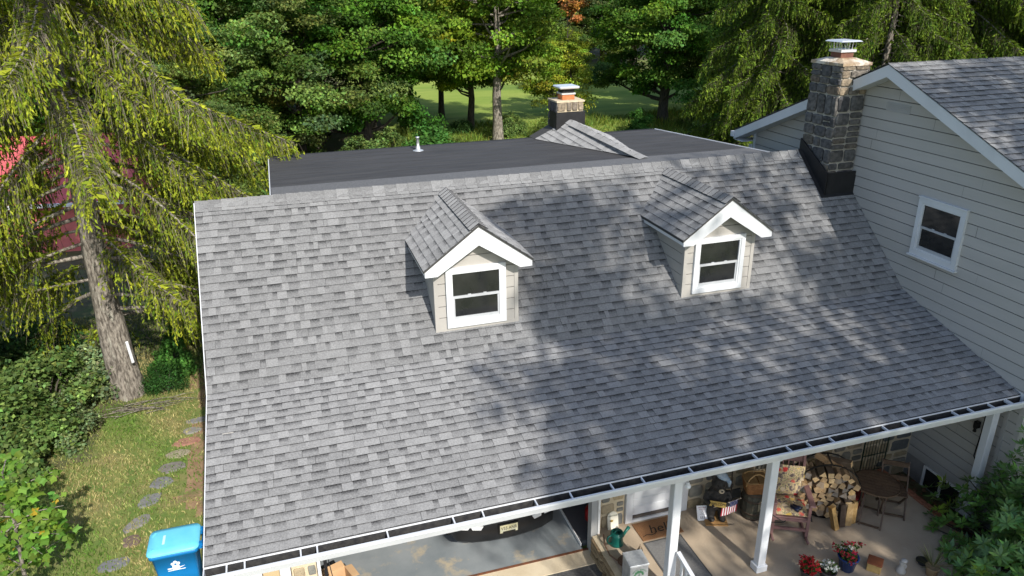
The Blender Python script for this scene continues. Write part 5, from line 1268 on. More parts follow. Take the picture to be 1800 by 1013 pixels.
# trees one can tell apart behind the house
for a in (
 ('pale', 14.8,33.7,1.05,.3,'tree with thick pale trunk just behind the flat roof'),
 ('open', 14.2,38.0,.8,2.1,'dark straight trunk tree left of the thick pale one'),
 ('open', 13.4,44.0,.75,1.0,'leafy tree at the left edge of the clearing with a narrow trunk'),
 ('open', 11.6,46.5,.7,4.0,'slender dark tree at the far left side of the clearing'),
 ('dark', 27.8,36.0,.95,.5,'big dark spreading tree with forked trunk right of the clearing'),
 ('lit', 31.0,76.0,1.1,2.6,'sunlit tree at the far end of the clearing above the low chimney'),
 ('dark', 6.3,31.5,.92,1.9,'round dense tree behind the left end of the flat roof'),
 ('low', 2.6,30.0,1.05,5.0,'fine leaved greyish tree left of the round dense tree'),
 ('tall', 7.6,40.0,.95,2.2,'tall dark tree rising behind the round dense tree'),
 ('lit', 1.2,38.5,1.1,.8,'tall leafy tree behind the greyish fine leaved tree'),
 ('tall', -3.4,33.0,1.0,3.6,'tall dark tree between the spruce and the greyish tree'),
 ('low', -2.0,24.0,.8,2.9,'low leafy tree right behind the big spruce'),
 ('yell', 21.6,41.0,.95,.2,'yellow green bushy tree beside the clearing'),
 ('yell', 27.5,55.0,.9,1.2,'yellow green bush at the far end of the clearing'),
 ('dark', -13.0,30.0,1.0,4.4,'dark tree behind the red barn'),
 ('low', 33.5,36.5,1.0,.4,'dense dark tree between the spreading tree and the spruces'),
 ('dark', 37.0,44.0,1.1,1.4,'dark tree high up behind the spruces'),
 ('low', 38.0,70.0,1.25,2.4,'fine leaved tree closing the far right of the clearing'),
 ('dark', 43.5,73.0,1.15,.7,'dark tree at the far right corner of the clearing'),
 ('low', 33.8,73.0,1.1,4.4,'low leafy tree at the end of the clearing, above the chimney cap'),
): place_tree(*a)
# orange tinged young maple
TREES['orange'] = broadleaf(8, 9.4, 6.8, 1.0, 22, 1700, .17, (.36,.17,.05), .10, .5)
place_tree('orange', 22.5,40.5,1.0,0,'young maple with orange autumn leaves against the green wood')
rf = random.Random(12); FG = 'trees of the wood beyond the clearing'
for i in range(46):
    x = -40+ (i%23)*5.8+rf.uniform(-1.6,1.6); y = 83+(i//23)*13+rf.uniform(-3,3)+abs(x-18)*.0
    k = rf.choice(['dark','tall','lit','dark','low']); place_tree(k, x, y, rf.uniform(.95,1.35), rf.uniform(0,6.3), 'tall leafy tree in the wood beyond the clearing', FG)
for i in range(16):
    x = -34+i*2.6+rf.uniform(-1,1); y = 46+rf.uniform(-4,6)
    if x > 6: continue
    place_tree(rf.choice(['dark','tall','low']), x, y, rf.uniform(.9,1.2), rf.uniform(0,6.3), 'tall leafy tree in the wood left of the clearing', 'trees of the wood left of the clearing')
for i in range(10):
    x = 44+i*3.4+rf.uniform(-1,1); y = 40-i*2.6+rf.uniform(-3,3)
    place_tree(rf.choice(['dark','low','tall']), x, y, rf.uniform(.95,1.2), rf.uniform(0,6.3), 'tall leafy tree in the wood behind the taller house block', 'trees of the wood on the right')
# big trees across the drive, behind the viewpoint: they shade the right half of the roof
def lit_gap(x0, y0):
    """leaves out boughs so that the sun reaches the dormer fronts, the rear roof and part of the porch"""
    rq = random.Random(6)
    def f(c):
        p = Vector((c[0]+x0, c[1]+y0, c[2]+zg(x0,y0)))
        q = p-SUN*((p.y+2.1)/SUN.y)                     # dormer fronts
        if 3.4 < q.z < 5.6 and (7.0 < q.x < 9.4 or 2.6 < q.x < 5.3): return True
        q = p-SUN*((p.z-5.45)/SUN.z)
        if q.y > .2 and q.x < 10.4: return True         # flat roof
        q = p-SUN*((p.z-.35)/SUN.z)
        if -5.3 < q.y < -3.2 and 5.4 < q.x < 8.2: return rq.random() < (.9 if q.x < 7.3 else .6)   # porch entry
        q = p-SUN*((p.z-3.1)/SUN.z)
        if -4.3 < q.y < -2.6 and (6.2 < q.x < 8.6 or 9.8 < q.x < 11.2): return rq.random() < .6  # sunny streaks low on the roof
        return False
    return f
TREES['shade'] = broadleaf(15, 20.6, 10.5, 5.2, 115, 10500, .24, G1, .45, 1.1, drop=lit_gap(13.0,-20.5))
TREES['shade2'] = broadleaf(17, 22.8, 9.0, 4.6, 90, 12000, .25, G1, .45, 1.05, drop=lit_gap(18.2,-19.5))
TREES['slim'] = broadleaf(16, 18.3, 15.4, 1.35, 14, 2000, .24, G1, .22, .8)  # slim crowns are unseen, added to drop shade patches on the roof
TREES['slim2'] = broadleaf(23, 21.4, 17.6, 1.15, 15, 2000, .24, G1, .22, .85, drop=lit_gap(9.9,-20.8))
SHADE = [('shade', 13.0,-20.5,1.0,0,'tall tree out of frame across the drive, shading the right of the roof'),
         ('shade2', 18.2,-19.5,1.0,0,'tallest tree out of frame in front of the taller house block'),
         ('slim2', 9.9,-20.8,1.0,0,'narrow tall tree out of frame, added to shade the roof between the dormers'),
         ('slim', 8.75,-22.0,1.0,0,'slim tall tree out of frame, added to shade the middle of the roof')]
for a in SHADE: place_tree(*a)
# ---------------------------------------------------------------- shrubs
def shrub(seed, r, h, n, leaf, colr, ncl=40, mate='leaf', wratio=(.6,.85), spread=.3, clr=.32, up=.9):
    rng = np.random.default_rng(seed); d = unit(rng.normal(size=(ncl,3))); d[:,2] = np.abs(d[:,2]); rr_ = rng.uniform(.3,1,(ncl,1))**.5
    C = d*rr_*np.array([r,r,h*.92])+np.array([0,0,.08*h]); segs = []
    for c in C[::2]:
        p1 = Vector(c); p0 = Vector((c[0]*.12,c[1]*.12,-.05)); segs.append(([p0,p0.lerp(p1,.5)+Vector((0,0,.1*h)),p1],[.018+.012*h,.012+.006*h,.004]))
    tm = tubes(segs,5).mesh('stem', M['bark_dark']); cid = rng.integers(0,ncl,n)
    P = C[cid]+unit(rng.normal(size=(n,3)))*rng.uniform(.05,1,(n,1))**.5*clr*np.array([1,1,.7]); P[:,2] = np.maximum(P[:,2],.02)
    Nn = unit(np.array([0,-.15,up])+unit(P-np.array([0,0,h*.3]))*.5+rng.normal(0,.5,(n,3))); A = rng.normal(size=(n,3)); A -= Nn*np.sum(A*Nn,1,keepdims=True); A[:,2] -= .25
    ln = leaf*np.exp(rng.normal(0,.25,n)); V = leaves(P,A,Nn,ln,ln*rng.uniform(*wratio,n)); cl = np.exp(rng.normal(0,.2,ncl))[cid][:,None]
    return tm, quads_mesh('foliage', V, tint(n,colr,spread,rng)*cl, M[mate])
SH = {
 'bramble': shrub(31,1.15,1.5,8500,.09,(.13,.205,.055),46,spread=.4),
 'dusty':   shrub(32,.95,1.25,5800,.08,(.15,.205,.09),40,spread=.3),
 'fresh':   shrub(33,1.0,1.9,6500,.12,(.075,.19,.035),40,spread=.25),
 'dark':    shrub(34,.8,.95,4200,.08,(.05,.11,.028),30),
 'grassy':  shrub(35,1.3,1.0,5200,.22,(.12,.17,.035),36,wratio=(.12,.2),up=.2),
 'yew':     shrub(36,.55,.75,4200,.07,(.03,.085,.018),30,wratio=(.25,.4)),
}
def place_shrub(kind, x, y, s, rz, label, group=None, sz=1.0, z=None):
    t = thing('shrub', label, 'shrub', (x,y,zg(x,y) if z is None else z), rz, group); t.scale = (s,s,s*sz)
    a, b_ = SH[kind]; newobj('stem', a, t); newobj('foliage', b_, t); return t
for a in (
 ('bramble',-4.25,4.1,1.05,.2,'leafy bramble mound left of the spruce trunk'),
 ('dusty',-3.45,5.3,1.0,1.2,'pale dusty leaved bush right beside the spruce trunk'),
 ('bramble',-4.6,2.55,1.1,2.5,'tangled bush above the tulip leaves at the left edge'),
 ('dusty',-3.75,3.2,.8,3.5,'grey green bush at the edge of the lawn shade'),
 ('bramble',-5.9,4.8,1.2,4.0,'dark bramble bush at the left picture edge'),
 ('dark',-5.2,6.6,1.5,1.0,'dark low bush under the drooping spruce boughs'),
 ('fresh',-1.75,5.55,.48,.5,'bright green young bush right of the spruce foot'),
 ('yew',-1.85,4.75,.85,.0,'dark needled little bush at the spruce foot'),
 ('fresh',-1.5,7.6,.62,2.0,'green bush behind the lawn by the roof edge'),
 ('dark',-.7,9.0,1.1,2.2,'dark bush behind the top left roof corner'),
 ('fresh',.1,9.2,1.75,1.0,'bright green tall bush at the left of the flat roof'),
 ('fresh',1.6,12.5,1.5,3.0,'fresh green bush behind the corner of the flat roof'),
 ('bramble',-.9,12.5,1.9,4.1,'leafy bush behind the ridge at its left end'),
 ('grassy',3.2,15.5,1.9,.6,'grassy mound behind the flat roof'),
 ('dark',13.3,37.6,1.0,.5,'dark bush at the foot of the straight dark trunk'),
 ('bramble',16.2,35.6,.95,1.7,'leafy bush right of the thick pale trunk'),
 ('grassy',18.2,33.6,1.1,3.2,'tall grassy clump between the trunks and the low chimney'),
 ('dark',10.6,40.5,1.3,5.2,'dark bush at the left side of the clearing'),
 ('bramble',20.3,36.0,1.0,1.1,'leafy bush just left of the low chimney'),
 ('fresh',24.0,32.0,.9,2.1,'fresh green bush at the foot of the spreading tree'),
 ('grassy',10.8,29.0,1.2,4.4,'pale tall grass behind the vent pipe'),
 ('grassy',30.5,30.0,1.7,2.4,'grass clump right of the spreading tree'),
 ('dark',33.5,60.0,2.2,.9,'dark bush at the far side of the clearing'),
 ('dark',26.0,78.0,2.6,.2,'dark hedge bush at the end of the clearing'),
): place_shrub(*a)
ru = random.Random(77)
for i in range(22):
    x = -3+i*.62+ru.uniform(-.5,.5); y = 21+i*.25+ru.uniform(-3,5)
    place_shrub(ru.choice(['bramble','fresh','dusty','grassy']), x, y, ru.uniform(.9,1.6), ru.uniform(0,6), 'leafy undergrowth bush at the edge of the wood behind the flat roof', 'undergrowth bushes behind the flat roof')
for i in range(12):
    x = 26+i*1.0+ru.uniform(-.6,.6); y = 27+ru.uniform(-3,6)
    place_shrub(ru.choice(['bramble','fresh','grassy']), x, y, ru.uniform(.9,1.5), ru.uniform(0,6), 'leafy undergrowth bush between the spreading tree and the spruces', 'undergrowth bushes right of the spreading tree')
# ---------------------------------------------------------------- spruces
def spruce(seed, H, L0, n_br, per, colA, colB, z0=.9, need=9, twig_frac=.35, trunk_r=.34, dens_low=1.0, nl=.115, keep=None, twc=(.20,.18,.15), droop=(.5,.85), hang_=(.25,.95)):
    """Norway spruce: drooping boughs hung with curtains of branchlets"""
    rng = np.random.default_rng(seed); segs = []; VV = []; CC = []; TW = []
    tp = [(.04*math.sin(k*.9+seed),.04*math.cos(k*1.1),-.25+k*(H+.25)/14) for k in range(15)]
    segs.append((tp, [trunk_r*(1.35 if k == 0 else 1.12 if k == 1 else 1)*(1-.93*k/14) for k in range(15)]))
    for i in range(n_br):
        t = ((i+rng.random())/n_br)**.9; z = z0+t*(H-z0-.2); az = i*2.39996+rng.normal(0,.25)
        L = L0*(1-t)**.62*rng.uniform(.6,1.12)*(.75 if z < 2.0 else 1)+.25
        dr = rng.uniform(*droop)*(1-.55*t); d = np.array([math.cos(az),math.sin(az)]); pts = []; m_ = 7
        bend = rng.normal(0,.16)
        if keep and not keep(z, d, rng.random()): continue
        if keep and d[1] < .45: dr = max(.12, min(dr, (z+.15*L-(1.3 if d[0] > .6 else 2.9))/L))
        for k in range(m_+1):
            s = k/m_; rr_ = L*s*(1-.10*s); zz = z+.10*L*s-dr*L*(s**1.25)+.22*L*max(0,s-.62)**1.5
            a2 = bend*s; pts.append((rr_*(d[0]*math.cos(a2)-d[1]*math.sin(a2)),rr_*(d[1]*math.cos(a2)+d[0]*math.sin(a2)),max(zz,.15)))
        r0 = .011+.0065*L; segs.append((pts, [r0*(1-.82*k/m_) for k in range(m_+1)]))
        pts = np.array(pts); n = int(per*L)
        s = rng.uniform(.16,1,n)**.8; f = s*m_; k = np.minimum(f.astype(int),m_-1); fr = (f-k)[:,None]
        P0 = pts[k]*(1-fr)+pts[k+1]*fr; dirb = unit(pts[k+1]-pts[k]); side = unit(np.cross(dirb,np.array([0,0,1.0])))
        sg = rng.choice([-1,1],n)[:,None]; latl = rng.uniform(.0,.42,(n,1))*(1.05-.6*s[:,None])*min(1,L/2.5)
        P1 = P0+side*sg*latl+dirb*latl*.6+np.array([0,0,-.02])
        hang = rng.uniform(*hang_,n)*(.5+.5*min(1,L/3))*(1-.35*s)
        hd = unit(np.stack([rng.normal(0,.16,n),rng.normal(0,.16,n),-np.ones(n)],1)+side*sg*.18+dirb*.25)
        P2 = P1+hd*hang[:,None]
        # twigs as thin strips
        TW.append(np.stack([P0-dirb*.004,P0+dirb*.004,P1+dirb*.002,P1-dirb*.002],1))
        bare = rng.random(n) < twig_frac
        w = unit(np.cross(hd,rng.normal(size=(n,3))))*.0055; e = P2
        TW.append(np.stack([P1-w,P1+w,e+w*.4,e-w*.4],1))
        # needles: sprays along the hanging branchlet
        nb = need; q = rng.uniform(.05,1,(n,nb)); q = np.where(bare[:,None], .55+.45*q, q)
        Pn = P1[:,None,:]+(P2-P1)[:,None,:]*q[:,:,None]; Pn = Pn.reshape(-1,3)
        ax = np.repeat(hd,nb,0)+rng.normal(0,.42,(n*nb,3)); nn = rng.normal(size=(n*nb,3))+np.array([0,-.2,.4])
        ln = nl*np.exp(rng.normal(0,.3,n*nb)); VV.append(leaves(Pn-ax*.02,ax,nn,ln,ln*rng.uniform(.26,.42,n*nb),.1))
        mixv = np.clip(rng.normal(.5,.3,(n,1))+.25*(q-.5)*1.2,0,1).reshape(-1,1); c_ = np.array(colA)*(1-mixv)+np.array(colB)*mixv
        CC.append(c_*np.exp(rng.normal(0,.25,(n*nb,1))))
        # short sprays that clothe the bough itself
        n2 = int(n*1.6); s2 = rng.uniform(.12,1,n2); f = s2*m_; k = np.minimum(f.astype(int),m_-1); fr = (f-k)[:,None]; Q0 = pts[k]*(1-fr)+pts[k+1]*fr; db = unit(pts[k+1]-pts[k]); sd_ = unit(np.cross(db,np.array([0,0,1.0])))
        ax = db*.6+sd_*rng.choice([-1,1],n2)[:,None]*rng.uniform(.2,1,(n2,1))+np.array([0,0,.15])+rng.normal(0,.25,(n2,3)); ln = nl*1.5*np.exp(rng.normal(0,.3,n2))
        VV.append(leaves(Q0+rng.normal(0,.02,(n2,3)),ax,np.array([0,0,1.0])+rng.normal(0,.5,(n2,3)),ln,ln*rng.uniform(.25,.4,n2),.1)); mv2 = rng.uniform(.2,1,(n2,1)); CC.append((np.array(colA)*(1-mv2)+np.array(colB)*mv2)*np.exp(rng.normal(0,.25,(n2,1))))
    TW = np.concatenate(TW); tc = np.tile(np.array(twc),(len(TW),1))*np.exp(rng.normal(0,.35,(len(TW),1)))
    tmb = MB(); fine = []; rad0 = segs[0][1]
    for i in range(14):
        for j in range(5): f_ = j/5; fine.append((tuple(tp[i][c]*(1-f_)+tp[i+1][c]*f_ for c in range(3)), rad0[i]*(1-f_)+rad0[i+1]*f_))
    nv = 18; tmb.tube([p for p, _ in fine], [r_ for _, r_ in fine], nv, cap=False)
    rid = rng.normal(0,1,nv)                                  # long bark ridges that wander up the trunk
    for i in range(len(fine)):
        rid = rid*.8+rng.normal(0,.6,nv); cx, cy, cz = fine[i][0]
        for k in range(nv):
            x, y, z = tmb.v[i*nv+k]; q = 1+.07*rid[k]; tmb.v[i*nv+k] = (cx+(x-cx)*q, cy+(y-cy)*q, z)
    for pts_, rad_ in segs[1:]: tmb.tube(pts_, rad_, 6, cap=False)
    tm = tmb.mesh('trunk', M['bark'])
    return tm, quads_mesh('needles', np.concatenate(VV), np.concatenate(CC), M['needle']), quads_mesh('twigs', TW, tc, M['dry'])
M['dry'] = leafmat('dry_twig', .9, .05, .05)
def place_spruce(sp, x, y, s, rz, label, group=None, z=None):
    t = thing('spruce_tree', label, 'tree', (x,y,zg(x,y) if z is None else z), rz, group); t.scale = (s,s,s)
    newobj('trunk', sp[0], t); a = newobj('needles', sp[1], t); b_ = newobj('twigs', sp[2], t); a.name = 'crown'; return t
BIG = spruce(41, 19, 6.0, 190, 66, (.095,.17,.016), (.32,.345,.028), 1.5, 13, .33, .29, nl=.074, twc=(.135,.118,.09), droop=(.5,.95), hang_=(.3,1.15), keep=lambda z, d, q: (z > 3.4 or d[1] > .25 or (d[0] < -.55 and z > 2.3) or (d[0] > .6 and z > 2.0)) and not (d[0]*.23-d[1]*.97 > .72 and z < 9.5 and q < (.58 if z < 6.2 else .3)))
place_spruce(BIG, -2.68,4.82,1.0,0,'tall drooping spruce with yellow green needles left of the house')
MED = spruce(42, 15, 5.0, 150, 56, (.05,.11,.014), (.155,.215,.022), .6, 9, .08, .22, nl=.10, twc=(.07,.06,.045), droop=(.45,.8), hang_=(.3,1.1))
for a in ((23.2,17.6,1.05,.3,'spruce with bright tips directly behind the stone chimney'),
          (26.3,14.2,1.0,1.9,'spruce rising behind the ridge of the taller block'),
          (30.4,14.6,1.15,3.3,'broad spruce behind the taller block, second from right'),
          (34.0,10.5,1.1,5.0,'spruce at the right picture edge behind the taller block'),
          (31.0,21.0,1.2,4.1,'tall dark spruce between the nearer spruces'),
          (35.5,17.0,1.25,.9,'tall spruce at the back right of the house'),
          (27.0,21.0,.75,2.6,'small bright spruce right of the spreading tree')): place_spruce(MED,*a)
# ---------------------------------------------------------------- tulip tree branch, rhododendron
def lobed(P, A, Nn, sz):
    """four-lobed tulip leaf as three quads"""
    A = unit(A); Sd = unit(np.cross(A,Nn)); Nn = np.cross(Sd,A); s = sz[:,None]
    q = lambda a, b_: P+A*s*a+Sd*s*b_-Nn*s*.12*abs(b_)*2
    c = q(.45,0)
    return np.concatenate([np.stack([q(0,0),q(.12,.42),q(.45,.30),c],1),np.stack([q(0,0),c,q(.45,-.30),q(.12,-.42)],1),np.stack([c,q(.45,.30),q(.95,.40),q(.78,0)],1),np.stack([c,q(.78,0),q(.95,-.40),q(.45,-.30)],1)])
def tulip():
    rng = np.random.default_rng(77); C = []; segs = []
    base = Vector((0,0,0)); top = Vector((.25,-.2,3.3)); pts = [base,Vector((.1,0,1.2)),Vector((.2,-.1,2.3)),top]; segs.append((pts,[.05,.04,.025,.01]))
    for k in range(26):
        t = rng.uniform(.3,1); p0 = base.lerp(top,t); az = rng.uniform(0,6.28); L = rng.uniform(.5,1.25)*(1.1-.5*t); p1 = p0+Vector((math.cos(az)*L,math.sin(az)*L,rng.uniform(.0,.35))); segs.append(([p0,p0.lerp(p1,.5)+Vector((0,0,.08)),p1],[.014,.01,.004]))
        for j in range(9): C.append(p0.lerp(p1,rng.uniform(.3,1.05)))
    n = len(C)*3; P = np.array(C)[rng.integers(0,len(C),n)]+rng.normal(0,.10,(n,3)); Nn = unit(np.array([0,-.35,.9])+rng.normal(0,.35,(n,3))); A = rng.normal(size=(n,3)); A[:,2] -= .5; A -= Nn*np.sum(A*Nn,1,keepdims=True)
    sz = rng.uniform(.10,.19,n); V = lobed(P,A,Nn,sz); c_ = tint(n,(.13,.24,.035),.25,rng,.15); yel = rng.random(n) < .03; c_[yel] = (.42,.30,.03)
    return tubes(segs,6).mesh('trunk',M['bark']), quads_mesh('crown',V,np.tile(c_,(4,1)),M['leaf'])
tt = tulip()
for x, y, rz, s, lab in ((-3.1,-1.9,.3,.78,'young tulip tree with large light green lobed leaves at the left edge'),(-2.75,-4.3,2.2,.72,'smaller tulip tree with lobed leaves in the bottom left corner')):
    t = thing('tulip_tree', lab, 'tree', (x,y,zg(x,y)), rz); t.scale = (s,s,s); newobj('trunk',tt[0],t); newobj('crown',tt[1],t)
def whorls(seed, r, h, nw, leaf, colr):
    """rhododendron: rosettes of long glossy leaves on a mound"""
    rng = np.random.default_rng(seed); d = unit(rng.normal(size=(nw,3))); d[:,2] = np.abs(d[:,2])*.9+.05; d = unit(d); rr_ = rng.uniform(.35,1,(nw,1))**.35
    lump = 1+.13*np.sin(d[:,0:1]*6+1)+.12*np.sin(d[:,1:2]*7)+.1*np.sin(d[:,2:3]*9)
    C = d*rr_*lump*np.array([r,r,h]); segs = []
    for c in C[::5]:
        p1 = Vector(c); p0 = Vector((c[0]*.15,c[1]*.15,.0)); segs.append(([p0,p0.lerp(p1,.55)+Vector((0,0,.12)),p1],[.03,.018,.007]))
    m_ = 11; ax = unit(d*.8+np.array([0,-.25,.75])+rng.normal(0,.3,(nw,3))); ref = unit(np.cross(ax,rng.normal(size=(nw,3)))); ref2 = np.cross(ax,ref)
    P = np.repeat(C,m_,0); t = np.tile(np.arange(m_)*2.4,nw)+np.repeat(rng.uniform(0,6,nw),m_); ra = np.repeat(ref,m_,0)*np.cos(t)[:,None]+np.repeat(ref2,m_,0)*np.sin(t)[:,None]; axr = np.repeat(ax,m_,0)
    A = ra+axr*rng.uniform(.0,.6,(nw*m_,1)); Nn = axr-ra*.25; n = nw*m_; ln = leaf*np.exp(rng.normal(0,.2,n)); V = leaves(P+ra*.01,A,Nn,ln,ln*rng.uniform(.28,.38,n),.15)
    c_ = tint(n,colr,.22,rng); w = np.repeat(rng.random(nw),m_); c_[w < .05] = np.array([.20,.30,.03]); c_[(w > .05)&(w < .2)] *= 1.6
    return tubes(segs,6).mesh('stem',M['bark_dark']), quads_mesh('foliage',V,c_,M['gloss'])
rh = whorls(51,1.7,2.45,1300,.125,(.09,.18,.035))
t = thing('rhododendron', 'large dark green rhododendron in front of the right porch corner', 'shrub', (11.85,-6.5,.0), .3); newobj('stem',rh[0],t); newobj('foliage',rh[1],t)
rh2 = whorls(52,1.15,1.6,560,.125,(.095,.19,.037))
t = thing('rhododendron', 'lower rhododendron bush in the bottom right corner', 'shrub', (11.1,-7.3,.0), 1.3); newobj('stem',rh2[0],t); newobj('foliage',rh2[1],t)
# spiky plant near the porch edge
rng = np.random.default_rng(5); n = 46; az = rng.uniform(0,6.28,n); el = rng.uniform(.3,1.2,n); A = np.stack([np.cos(az)*np.cos(el),np.sin(az)*np.cos(el),np.sin(el)],1)
V = leaves(np.zeros((n,3)),A,np.tile([0,0,1.0],(n,1))+rng.normal(0,.2,(n,3)),rng.uniform(.25,.5,n),np.full(n,.012)); pot = thing('spiky_plant','spiky grass plant in a tan pot beside the rhododendron','plant',(10.05,-5.85,PZ))
o = newobj('blades', quads_mesh('blades',V,tint(n,(.16,.17,.07),.3,rng),M['leaf']), pot); o.location = (0,0,.15)
b = MB(); b.lathe([(.07,0),(.095,.15),(.105,.16),(.09,.16),(.085,.13)],16); b.build('pot', col('tan_pot', (.34,.24,.14), .8), pot)
# flower pots
def bouquet(name, x, y, label, fcol, potm, n_f, spread_, h, leafc=(.06,.12,.03), pr=.12, ph=.2, seed=1, white=0):
    rng = np.random.default_rng(seed); t = thing(name, label, 'flower pot', (x,y,PZ))
    b = MB(); b.lathe([(pr*.72,0),(pr*.95,ph*.9),(pr*1.06,ph*.92),(pr*1.06,ph),(pr*.92,ph),(pr*.88,ph*.85)],20); b.build('pot', potm, t)
    b = MB(); b.lathe([(pr*.02,ph*.86),(pr*.9,ph*.85)],16); b.build('soil', col('pot_soil', (.04,.03,.02), .95), t)
    C = unit(rng.normal(size=(n_f,3)))*np.array([spread_,spread_,h*.55])*rng.uniform(.5,1,(n_f,1)); C[:,2] = np.abs(C[:,2])+ph+.05; V = []; cc = []
    for c in C:
        m_ = 7; P = c+rng.normal(0,.012,(m_,3)); Nn = np.array([0,-.3,1])+rng.normal(0,.5,(m_,3)); V.append(leaves(P,rng.normal(size=(m_,3)),Nn,rng.uniform(.03,.05,m_),rng.uniform(.025,.04,m_))); cc.append(tint(m_,(.75,.72,.66) if rng.random() < white else fcol,.2,rng,.05))
    o = newobj('blooms', quads_mesh('blooms',np.concatenate(V),np.concatenate(cc),M['flower']), t)
    nl_ = n_f*9; P = C[rng.integers(0,n_f,nl_)]*rng.uniform(.55,1,(nl_,1)); P[:,2] = ph+(P[:,2]-ph*rng.uniform(.5,1,nl_))*.8; V2 = leaves(P,rng.normal(size=(nl_,3)),np.array([0,0,1])+rng.normal(0,.5,(nl_,3)),rng.uniform(.03,.06,nl_),rng.uniform(.025,.045,nl_))
    newobj('foliage', quads_mesh('foliage',V2,tint(nl_,leafc,.3,rng),M['leaf']), t); return t
bouquet('flower_pot',8.20,-5.36,'pot crowded with red flowers near the porch step',(.40,.02,.025),col('dark_pot', (.05,.045,.045), .6),46,.17,.28,seed=3)
bouquet('flower_pot',8.47,-5.46,'pot of small white flowers beside the red ones',(.75,.73,.68),col('dark_pot', (.05,.045,.045), .6),26,.12,.22,seed=4)
bouquet('flower_pot',8.93,-5.34,'blue glazed pot with trailing red flowers',(.42,.03,.05),mat('blue_glaze', (.012,.035,.14), (.02,.05,.18), 6, .2),26,.27,.34,seed=5,pr=.15,ph=.24,white=.05)
# ---------------------------------------------------------------- lawn blades, path stones, fallen twigs
rng = np.random.default_rng(9); n = 60000; X = rng.uniform(-5,.3,n); Y = rng.uniform(-6.5,10,n)
dens = np.where(X > -1.2, .45, 1.0); k = rng.random(n) < dens; X, Y = X[k], Y[k]; n = len(X)
Zg = np.array([zg(x,y) for x,y in zip(X,Y)]); A = np.stack([rng.normal(0,.5,n),rng.normal(0,.5,n),np.full(n,.8)],1); patch = np.sin(X*2.1+1)*np.sin(Y*1.3)+.5*np.sin(X*4.7+Y*3.1)+rng.normal(0,.45,n)
V = leaves(np.stack([X,Y,Zg],1),A,rng.normal(size=(n,3))+np.array([0,-1,.5]),rng.uniform(.05,.11,n),rng.uniform(.012,.022,n),.0)
cA = np.array([.125,.22,.035]); cB = np.array([.40,.34,.15]); mv = np.clip(.48+.5*patch,0,1)[:,None]; Cc = (cA*(1-mv)+cB*mv)*np.exp(rng.normal(0,.25,(n,1)))
o = newobj('grass', quads_mesh('grass',V,Cc,M['grassblade'])); tag(o,'short dry and green grass of the side lawn','grass',kind='stuff')
rng = np.random.default_rng(19); n = 26000; X = rng.uniform(9,34,n); Y = rng.uniform(23,40,n); Zg = np.array([zg(x,y) for x,y in zip(X,Y)])
A = np.stack([rng.normal(0,.4,n),rng.normal(0,.4,n),np.full(n,.8)],1); V = leaves(np.stack([X,Y,Zg],1),A,rng.normal(size=(n,3))+np.array([0,-1,.3]),rng.uniform(.15,.6,n)*(.5+.8*(np.sin(X*.9)*np.sin(Y*.7)>0)),rng.uniform(.03,.06,n),.0)
o = newobj('grass', quads_mesh('grass',V,tint(n,(.13,.19,.03),.35,rng,.2),M['grassblade'])); tag(o,'long meadow grass around the trees behind the house','grass',kind='stuff')
stc = [('slate',(.17,.165,.16)),('slate',(.20,.19,.17)),('red',(.28,.14,.10)),('tan',(.25,.22,.15)),('slate',(.16,.145,.13)),('slate',(.15,.15,.15)),('slate',(.16,.16,.155)),('slate',(.18,.17,.16)),('brown',(.14,.10,.08)),('slate',(.15,.15,.155))]
spos = [(-1.02,3.10,.26,.11,.1),(-1.14,2.70,.2,.12,.0),(-1.22,2.26,.25,.13,0),(-1.36,1.84,.24,.13,.1),(-1.42,1.40,.25,.15,.25),(-1.56,.92,.20,.17,.6),(-1.72,.42,.25,.15,.7),(-1.84,-.20,.26,.14,.75),(-1.86,-.66,.15,.15,.5),(-2.06,-1.22,.27,.15,.2)]
lab = ['farthest flat grey stepping stone by the roof edge','second farthest stepping stone, pale grey','reddish stepping stone in the side path','tan stepping stone next to the reddish one','brown grey stepping stone, middle of the path','squarish slate stepping stone of the side path','pointed slate stepping stone left of the roof','long grey stepping stone above the blue bin','small dark brown stepping stone near the bin','nearest grey stepping stone left of the bin']
rs = random.Random(2)
for (x,y,a_,b2,rz),(k_,c_),l_ in zip(spos,stc,lab):
    a_ *= 1.08; b2 *= 1.1; b = MB(); n = 9; P = []
    for q in range(n):
        t = 2*math.pi*q/n; f_ = rs.uniform(.8,1.12); P.append((a_*f_*math.cos(t),b2*f_*math.sin(t)))
    v = [(p[0]*1.05,p[1]*1.05,-.04) for p in P]+[(p[0],p[1],.024+rs.uniform(0,.005)) for p in P]+[(p[0]*.9,p[1]*.9,.032) for p in P]
    b.add(v,[(q,(q+1)%n,n+(q+1)%n,n+q) for q in range(n)]+[(n+q,n+(q+1)%n,2*n+(q+1)%n,2*n+q) for q in range(n)]+[tuple(2*n+q for q in range(n))])
    o = b.build('stepping_stone', col('step_'+k_+str(len(M)), c_, .9, c2=tuple(v_*1.35 for v_ in c_), scale=9, bump=.5, bscale=30)); o.location = (x,y,zg(x,y)); o.rotation_euler = (rs.uniform(-.03,.03),0,rz); tag(o,l_,'stepping stone','stepping stones of the side path')
bp_ = thing('brush_pile','heap of dry fallen spruce twigs at the foot of the trunk','brush',(-2.15,3.95,zg(0,0)))
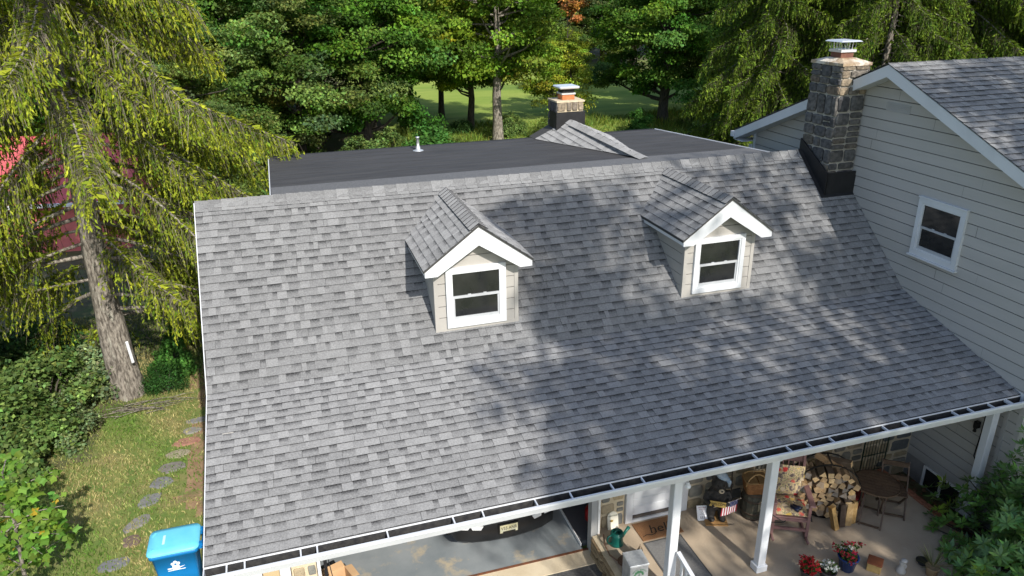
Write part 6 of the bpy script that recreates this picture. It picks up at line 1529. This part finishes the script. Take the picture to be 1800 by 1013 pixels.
for q in range(26):
    b = MB(); p0 = Vector((rs.uniform(-.75,.5),rs.uniform(-.3,.3),rs.uniform(.02,.12))); az = rs.uniform(-.5,.5)+(3.14 if q%2 else 0); L = rs.uniform(.4,1.0); p1 = p0+Vector((math.cos(az)*L,math.sin(az)*L*.6,rs.uniform(-.02,.06))); b.tube([p0,p0.lerp(p1,.5)+Vector((0,rs.uniform(-.05,.05),.03)),p1],[.009,.007,.003],5); b.build('twig',M['bark'],bp_)
ws = thing('white_strip','narrow white strip fixed upright on the spruce trunk','marker',(-2.38,4.50,zg(0,0)+.95))
b = MB(); b.bbox(-.03,.03,-.012,.012,0,.55,.004); o = b.build('board', M['white'], ws); o.rotation_euler = (0,R(-4),.5)
b = MB(); b.lathe([(.008,0),(.008,.01)],8,(0,-.014,.5)); b.build('nail', M['galv'], ws)
# white rags and a pale pot wedged between bin and house
cn = thing('white_container','pale plastic jugs stored between the bin and the house wall','jug',(-.30,-2.0,.55))
b = MB(); b.bbox(-.1,.1,-.22,.2,-.6,.25,.03); b.build('body', M['white_worn'], cn)
b = MB(); b.tube([(-.02,-.1,.25),(-.02,-.05,.33),(-.02,.05,.33),(-.02,.1,.25)],.02,8); b.build('handle', M['white_worn'], cn)
# ---------------------------------------------------------------- red barn behind the spruce
bn2 = thing('red_barn','red barn with red metal roof and white eave trim behind the spruce','barn',(-9.3,21.0,-.9), R(-8))
redm = mat('barn_red_roof', (.52,.10,.10), (.58,.13,.13), 3, .55, .1); redw = mat('barn_red_wall', (.50,.12,.115), (.56,.16,.15), 4, .7, .2)
b = MB(); b.box(-5.5,5.5,-3.4,3.4,0,2.7); b.prism([(-5.5,-3.4,2.7),(-5.5,3.4,2.7),(-5.5,0,4.2)], (11,0,0)); b.build('wall', redw, bn2)
for sg_ in (-1,1):
    rp = newobj('roof', None, bn2)
    for q in range(14):
        x0 = -5.8+q*.8286; b = MB(); P = [(x0+.01,0,4.42),(x0+.8186,0,4.42),(x0+.8186,sg_*3.85,2.70),(x0+.01,sg_*3.85,2.70)]
        b.prism(P if sg_ < 0 else P[::-1], (0,0,-.04)); b.bar((x0+.01,0,4.44),(x0+.01,sg_*3.85,2.72),.03,.04); b.build('roof_panel', redm, rp)
    b = MB(); b.box(-5.8,5.8,sg_*3.9-.06,sg_*3.9+.06,2.56,2.68); b.build('eave_trim', M['white'], bn2)
